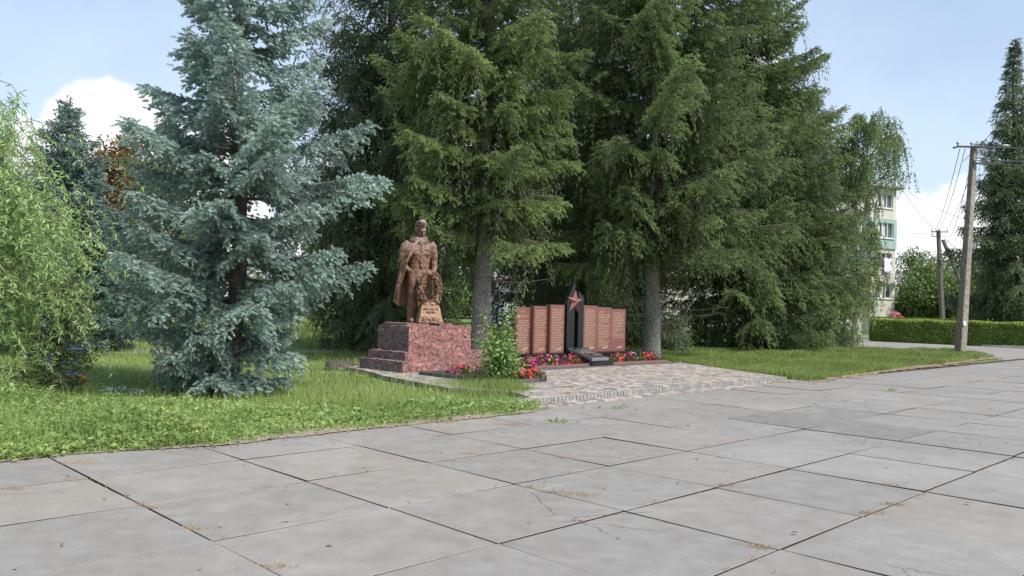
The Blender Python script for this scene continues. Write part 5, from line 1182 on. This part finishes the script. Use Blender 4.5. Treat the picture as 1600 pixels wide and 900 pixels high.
for i, (u, v, c) in enumerate([(708, 585, 'magenta'), (718, 583, 'red'), (728, 584, 'magenta'), (752, 584, 'magenta'), (760, 585, 'pink'), (806, 590, 'orange'), (815, 591, 'orange'), (822, 592, 'red'), (830, 588, 'red'), (836, 591, 'red'), (812, 586, 'pink'), (842, 592, 'red')]):
    key = (c, 2, u < 780); order[key] = order.get(key, 0) + 1; g = G(u, v, PZ + .06); petunia((g[0], g[1], PZ + .06), '%s %s petunia clump in the small plot %s the sapling' % (ORD[order[key] - 1], c, 'left of' if u < 780 else 'right of'), c, 600 + i, .15, .2, 15)

# ---- the sapling bush in front of the plot
r = np.random.RandomState(9); b = gpos(778, 606); e = empty('sapling_bush', b, label='fresh green leafy sapling bush in front of the flower plot by the pedestal', cat='bush')
nb = 26; az = r.uniform(0, 6.28, nb); hh = r.uniform(.35, 1.1, nb); hh[:5] = (1.78, 1.66, 1.45, 1.3, 1.2); ou = r.uniform(.2, .66, nb); ou[:5] = (.36, .2, .35, .25, .2); az[0] = .1; az[1] = .3
u = np.linspace(0, 1, 7); P = np.zeros((nb, 7, 3)); P[:, :, 0] = np.cos(az)[:, None] * ou[:, None] * u ** 1.4; P[:, :, 1] = np.sin(az)[:, None] * ou[:, None] * u ** 1.4; P[:, :, 2] = hh[:, None] * u ** .9
wv, wf = polyline_tubes(P, np.repeat(np.linspace(.010, .003, 7)[None], nb, 0), 5); link('stems', fast_mesh('stems', wv, wf, None, [MAT['twig']], True, 4), None, e)
n = 3400; J = r.randint(0, nb, n); w_ = r.uniform(.12, 1, n) * 6; k0 = np.minimum(w_.astype(int), 5); fr = (w_ - k0)[:, None]; c = P[J, k0] * (1 - fr) + P[J, k0 + 1] * fr
o_ = r.normal(0, 1, (n, 3)) * np.array([.085, .085, .05]); c = c + o_; d = o_ * 6 + np.array([0, 0, -.2]) + r.normal(0, .3, (n, 3))
fl = stamp(*T_LEAF, c, d, np.array([0, 0, 1.]) + r.normal(0, .5, (n, 3)), .085 * r.uniform(.6, 1.2, n), .055 * r.uniform(.8, 1.2, n), r.rand(n)); link('leaves', fast_mesh('leaves', *fl, [MAT['shrub']]), None, e)

# ================================================================== GRASS AND WEEDS
def inpoly(P, poly):
    x, y = P[:, 0], P[:, 1]; c = np.zeros(len(P), bool); n = len(poly)
    for i in range(n):
        x0, y0 = poly[i][:2]; x1, y1 = poly[(i + 1) % n][:2]
        if y0 == y1: continue
        c ^= ((y0 > y) != (y1 > y)) & (x < (x1 - x0) * (y - y0) / (y1 - y0) + x0)
    return c
def lownoise(x, y, seed=0):
    return (np.sin(x * 1.7 + seed) * np.cos(y * 1.3 - seed * 2) + np.sin(x * .6 + y * .9 + seed) + .6 * np.sin(x * 3.9 - y * 2.7 + seed * 3)) / 2.6
rg = np.random.RandomState(44)
def scatter(poly, n):
    xs = [p[0] for p in poly]; ys = [p[1] for p in poly]; P = np.stack([rg.uniform(min(xs), max(xs), n), rg.uniform(min(ys), max(ys), n)], 1); return P[inpoly(P, poly)]
def blades(P, h, wd, name, mat, lean=.35, z=0.):
    m = len(P); P3 = np.column_stack([P, np.full(m, z - .01)]); d = np.array([0, 0, 1.]) + np.column_stack([rg.normal(0, lean, m), rg.normal(0, lean, m), np.zeros(m)])
    rb = np.clip(.5 + .3 * lownoise(P[:, 0], P[:, 1], 2) + rg.uniform(-.35, .38, m), 0, .92); rb = np.where(rg.rand(m) < .10, .98, rb)
    return stamp(*T_BLADE, P3, d, rg.normal(0, 1, (m, 3)) * np.array([1, 1, .1]), h, wd, rb)
# jagged edges: the sward creeps over slabs and tiles
def jag(pts, amp, step=.12, seed=1):
    r = random.Random(seed); out = []
    for a, b in zip(pts[:-1], pts[1:]):
        a = Vector(a[:2]); b = Vector(b[:2]); L = (b - a).length; n = max(1, int(L / step)); nrm = Vector((-(b - a).y, (b - a).x)).normalized()
        for i in range(n): p = a.lerp(b, i / n); out.append(tuple(p + nrm * amp * (mnoise.noise(Vector((p.x * 1.6, p.y * 1.6, seed))) * 1.6 + r.uniform(-.3, .3))))
    out.append(tuple(pts[-1][:2])); return out
edgeL = [(-24, -3.0), W(-8, 9.0)[:2], G(0, 727)[:2], G(100, 716)[:2], G(240, 706)[:2], G(340, 701)[:2], G(480, 684)[:2], G(640, 667)[:2], G(760, 655)[:2], G(868, 643)[:2], G(845, 636)[:2], G(826, 622)[:2], G(818, 610)[:2], G(790, 606)[:2], G(700, 602)[:2], G(640, 592)[:2], G(590, 583)[:2], G(560, 576)[:2], G(560, 566)[:2], G(600, 560)[:2]]
front = jag(edgeL, .11, seed=3)
polyL = front + [tuple(G(700, 545)[:2]), (-8, 60), (-60, 60), (-60, -3)]
F_all = []
def dist_fade(P, near, far, lo): d = np.hypot(P[:, 0], P[:, 1]); return rg.rand(len(P)) < np.clip(1 - (d - near) / (far - near), lo, 1)
# near lawn strip
P = scatter([p for p in polyL], 900000); d = np.hypot(P[:, 0], P[:, 1]); P = P[(d < 26) & (P[:, 0] > -.72 * P[:, 1] - 1.5)]; P = P[dist_fade(P, 8, 22, .25)]
sh = np.clip(1 - (np.array([st((x, y))[1] for x, y in P[:1]])[0] if 0 else 0), 0, 1)
tt_ = P @ ET
edge_d = np.clip((tt_ - 8.9) / 1.2, 0, 1); m = len(P); dd = np.hypot(P[:, 0], P[:, 1])
ht = (.06 + .09 * edge_d + .10 * np.clip(lownoise(P[:, 0] * 1.6, P[:, 1] * 1.6, 5), -.5, 1)) * rg.uniform(.5, 1.4, m)
v = blades(P, ht, np.clip(.0055 + .0006 * dd, .006, .02) * rg.uniform(.7, 1.3, m), 'g', 'grass')
link('grass', fast_mesh('grass', *v, [MAT['grass']]), None, label='bright green uncut grass under the trees on the left', cat='grass', kind='stuff'); print('grass', len(v[1]))
# broad-leaved weeds: thick belt beside the slabs on the left
def weedfield(P, hmax, size, name, label, per=9, mat='weeds', yellow=False):
    m = len(P); J = np.repeat(np.arange(m), per); k = len(J); hh = hmax * rg.uniform(.4, 1, m); q = rg.uniform(.1, 1, k)
    out = rg.normal(0, 1, (k, 2)) * (.035 + .05 * q)[:, None]; C = np.column_stack([P[J] + out, hh[J] * q]); d = np.column_stack([out * 14, rg.uniform(-.1, .7, k)]) + rg.normal(0, .3, (k, 3))
    rb = np.clip(.40 + .50 * lownoise(P[J, 0] * 1.5, P[J, 1] * 1.5, 8) + .30 * rg.rand(m)[J] + rg.uniform(-.2, .22, k), 0, .92); s = size * rg.uniform(.55, 1.3, k) * np.where(rg.rand(m) < .14, 1.9, 1.0)[J]
    return stamp(*T_LEAF, C, d, np.array([0, 0, 1.]) + rg.normal(0, .8, (k, 3)), s, s * rg.uniform(.45, .8, k), rb)
weedpoly = jag([G(-60, 735)[:2], G(0, 727)[:2], G(100, 716)[:2], G(240, 706)[:2], G(340, 700)[:2], G(480, 683)[:2], G(640, 666)[:2], G(760, 654)[:2], G(850, 642)[:2]], .10, seed=3) + [tuple(G(820, 628)[:2]), tuple(G(700, 632)[:2]), tuple(G(560, 640)[:2]), tuple(G(420, 640)[:2]), tuple(G(250, 630)[:2]), tuple(G(120, 632)[:2]), tuple(G(-60, 640)[:2])]
P = scatter(weedpoly, 60000); P = P[P[:, 0] > -9]
tt_ = P @ ET; ss_ = P @ ES; tall = np.clip((5.6 - ss_) / 3.5, .18, 1) * np.clip((tt_ - 8.75) / .7, .25, 1); keep = rg.rand(len(P)) < np.clip(.28 + .75 * tall + .25 * lownoise(P[:, 0], P[:, 1], 3), .1, 1); P, tall = P[keep], tall[keep]
v1 = weedfield(P, (.06 + .46 * tall) * np.clip(.70 + .6 * lownoise(P[:, 0] * 2.4, P[:, 1] * 2.4, 6), .15, 1.3), .036, 'w', '', per=14); k_ = rg.rand(len(P)) < .7; Pb = P[k_]; v2 = blades(Pb + rg.normal(0, .05, Pb.shape), (.14 + .34 * tall[k_]) * rg.uniform(.6, 1.25, len(Pb)), np.full(len(Pb), .008), 'g', 'weeds', .4); v = cat([v1, v2]); link('weeds', fast_mesh('weeds', *v, [MAT['weeds']]), None, label='tangle of broad-leaved weeds along the slab edge at the left', cat='weeds', kind='stuff'); print('weeds', len(v[1]))
# low clover patches on the lawn
P = scatter(polyL, 60000); d = np.hypot(P[:, 0], P[:, 1]); P = P[(d < 22) & (P[:, 0] > -.7 * P[:, 1] - 1)]; P = P[lownoise(P[:, 0], P[:, 1], 12) > .0]
v = weedfield(P, .08 + .12 * rg.rand(len(P)), .04, 'c', '', per=5); link('clover', fast_mesh('clover', *v, [MAT['weeds']]), None, label='low clover and plantain growing through the lawn', cat='clover', kind='stuff')
# tall tufts under the sapling
b2 = G(790, 612); n = 9000; P = np.column_stack([b2[0] + rg.normal(0, .55, n), b2[1] + rg.normal(0, .5, n)]); P = P[inpoly(P, polyL)]; m = len(P)
v = blades(P, rg.uniform(.1, .34, m), np.full(m, .011), 'g', 'grass', .45); link('long_grass', fast_mesh('long_grass', *v, [MAT['grass']]), None, label='long grass tufts round the foot of the sapling', cat='grass', kind='stuff')
# far lawns
polyR_front = jag([G(1030, 562)[:2], W(22.3, 15.0)[:2], W(20.9, 12.3)[:2], G(1236, 594)[:2], G(1262, 598)[:2], G(1330, 588)[:2], G(1420, 575)[:2], G(1500, 566)[:2], G(1553, 558)[:2]], .16, .2, 9)
polyR = polyR_front + [tuple(G(1500, 551)[:2]), tuple(G(1330, 546)[:2]), tuple(G(1060, 543)[:2]), tuple(G(1000, 548)[:2])]
P = scatter(polyR, 900000); P = P[dist_fade(P, 20, 45, .3)]; m = len(P); dd = np.hypot(P[:, 0], P[:, 1])
v = blades(P, (.16 + .09 * lownoise(P[:, 0], P[:, 1], 4)) * rg.uniform(.5, 1.5, m), np.clip(.0008 * dd, .012, .03), 'g', 'grass'); link('grass', fast_mesh('grass', *v, [MAT['grass']]), None, label='long green grass tongue right of the tiled platform', cat='grass', kind='stuff'); print('grassR', len(v[1]))
farpoly = [tuple(G(-150, 556)[:2]), tuple(G(560, 556)[:2]), tuple(G(640, 552)[:2]), tuple(G(1060, 545)[:2]), tuple(G(1180, 545)[:2]), tuple(G(1250, 535)[:2]), tuple(G(1300, 521)[:2]), tuple(G(1300, 508)[:2]), tuple(G(-150, 500)[:2])]
P = scatter(farpoly, 900000); P = P[np.hypot(P[:, 0], P[:, 1]) < 85]; P = P[rg.rand(len(P)) < .5]; m = len(P); dd = np.hypot(P[:, 0], P[:, 1])
v = blades(P, rg.uniform(.1, .25, m), .0011 * dd, 'g', 'grass'); link('meadow_grass', fast_mesh('meadow_grass', *v, [MAT['grass']]), None, label='sunny meadow grass beyond the trees', cat='grass', kind='stuff'); print('far', len(v[1]))
# yellow flowers in the weeds, seed heads
for (u, v_, n) in ((268, 655, 4), (262, 684, 3), (310, 690, 2)):
    g = G(u, v_ + 18); Pn = np.column_stack([g[0] + rg.normal(0, .05, n), g[1] + rg.normal(0, .05, n), .24 + rg.uniform(-.03, .05, n)])
    T = np.array([(0, 0, 0)] + [(.5 * math.cos(i * 1.047), .05, .5 * math.sin(i * 1.047)) for i in range(6)]); Ff = np.array([(0, 1 + i, 1 + (i + 1) % 6) for i in range(6)])
    e = empty('yellow_flower', (g[0], g[1], 0), label='%s yellow weed blossoms standing out of the weeds left of the blue spruce trunk' % {268: 'uppermost', 262: 'middle', 310: 'rightmost'}[u], cat='flower', group='yellow flowers in the weeds'); fl = stamp(T, Ff, Pn - np.array([g[0], g[1], 0]), np.tile(np.array([[0, -.7, .7]]), (n, 1)) + rg.normal(0, .3, (n, 3)), np.tile(np.array([[1., 0, 0]]), (n, 1)), np.full(n, .022), np.full(n, .025), rg.rand(n))
    link('blossoms', fast_mesh('blossoms', *fl, [PET['yellow']]), None, e)
    sm = MB()
    for q in Pn: sm.tube([(q[0] - g[0], q[1] - g[1], 0), (q[0] - g[0], q[1] - g[1], q[2])], .003, 4)
    sm.build('stalks', MAT['weeds'], e)
# dry tufts in the joints, litter along the edges
spots = [(230, 800, .10), (215, 795, .05), (298, 833, .12), (115, 730, .2), (130, 726, .2), (425, 893, .14), (735, 714, .12), (905, 780, .22), (870, 775, .12), (835, 765, .08), (1135, 765, .10), (1190, 862, .10), (1395, 763, .12), (1358, 808, .14), (1396, 794, .12), (880, 720, .1), (1105, 702, .08), (640, 666, .25), (690, 661, .3), (800, 668, .15), (20, 770, .1), (108, 755, .1), (1545, 653, .08), (1590, 643, .08)]
Ps = []
for (u, v_, s) in spots:
    g = G(u, v_); n = int(220 * s * 3); Ps.append(np.column_stack([g[0] + rg.normal(0, s * .5, n), g[1] + rg.normal(0, s * .22, n)]))
for k in range(260):            # thin fringe of dead stalks and moss along random joints
    i = rg.randint(12, 30); tj = T_L[rg.randint(1, 6)]; s0 = S_L[i] + rg.uniform(0, 1.4); c = W(s0, tj) if rg.rand() < .6 else W(S_L[i], tj + rg.uniform(0, 1.2)); n = rg.randint(3, 12)
    Ps.append(np.column_stack([c[0] + rg.normal(0, .03, n), c[1] + rg.normal(0, .03, n)]))
P = np.concatenate(Ps); m = len(P)
v = blades(P, rg.uniform(.02, .07, m), np.full(m, .0045), 'd', 'dryweed', 1.4, z=.035); link('dry_grass', fast_mesh('dry_grass', *v, [MAT['dryweed']]), None, label='straw-coloured dead grass tufts in the slab joints', cat='dry grass', kind='stuff')
gs = [(1250 / 1600 * 1600, 594), (878, 662), (760, 600), (1240, 590), (1226, 600), (1020, 607), (1050, 604), (1062, 603), (970, 640), (1385, 612), (1205, 598)]
Ps = []
for (u, v_) in gs: g = G(u, v_); n = 26 if v_ < 670 else 5; Ps.append(np.column_stack([g[0] + rg.normal(0, .12, n), g[1] + rg.normal(0, .08, n)]))
P = np.concatenate(Ps); v = weedfield(P, np.full(len(P), .07), .035, 'x', '', per=4); link('joint_weeds', fast_mesh('joint_weeds', *v, [MAT['weeds']]), None, label='small green weeds sprouting from joints and tile edge', cat='weeds', kind='stuff')
# fallen leaves: along the right-hand grass edge, along the step, sprinkled over the slabs
Ps = []
def along(pts, n, sp):
    for a, b in zip(pts[:-1], pts[1:]):
        a = np.array(G(*a)[:2]); b = np.array(G(*b)[:2]); k = max(2, int(n * np.linalg.norm(b - a))); u = rg.rand(k)[:, None]; Ps.append(a * (1 - u) + b * u + rg.normal(0, sp, (k, 2)))
along([(1255, 601), (1330, 590), (1420, 577), (1500, 568), (1560, 560)], 130, .22); along([(850, 637), (1000, 618), (1230, 599)], 22, .07); along([(840, 580), (1048, 570)], 8, .2); along([(240, 708), (340, 703), (480, 686), (640, 669), (760, 657)], 25, .08)
n = 260; s_ = rg.uniform(0, 26, n); t_ = rg.uniform(1, 9, n); Ps.append(np.outer(s_, ES) + np.outer(t_, ET)); n = 90; s_ = rg.uniform(10, 21, n); t_ = rg.uniform(9.7, 14.8, n); Ps.append(np.outer(s_, ES) + np.outer(t_, ET))
P = np.concatenate(Ps); m = len(P); tt_ = P @ ET; zz = np.where((tt_ > 9.62) & (P @ ES > 10) & (P @ ES < 21), PZ + .012, .046)
v = stamp(*T_LEAF, np.column_stack([P, zz]), np.column_stack([rg.normal(0, 1, (m, 2)), rg.normal(0, .12, m)]), np.array([0, 0, 1.]) + rg.normal(0, .25, (m, 3)), .05 * rg.uniform(.5, 1.3, m), .03 * rg.uniform(.6, 1.3, m), rg.rand(m))
link('leaf_litter', fast_mesh('leaf_litter', *v, [MAT['litter']]), None, label='fallen brown leaves along the grass edges and on the slabs', cat='fallen leaves', kind='stuff')
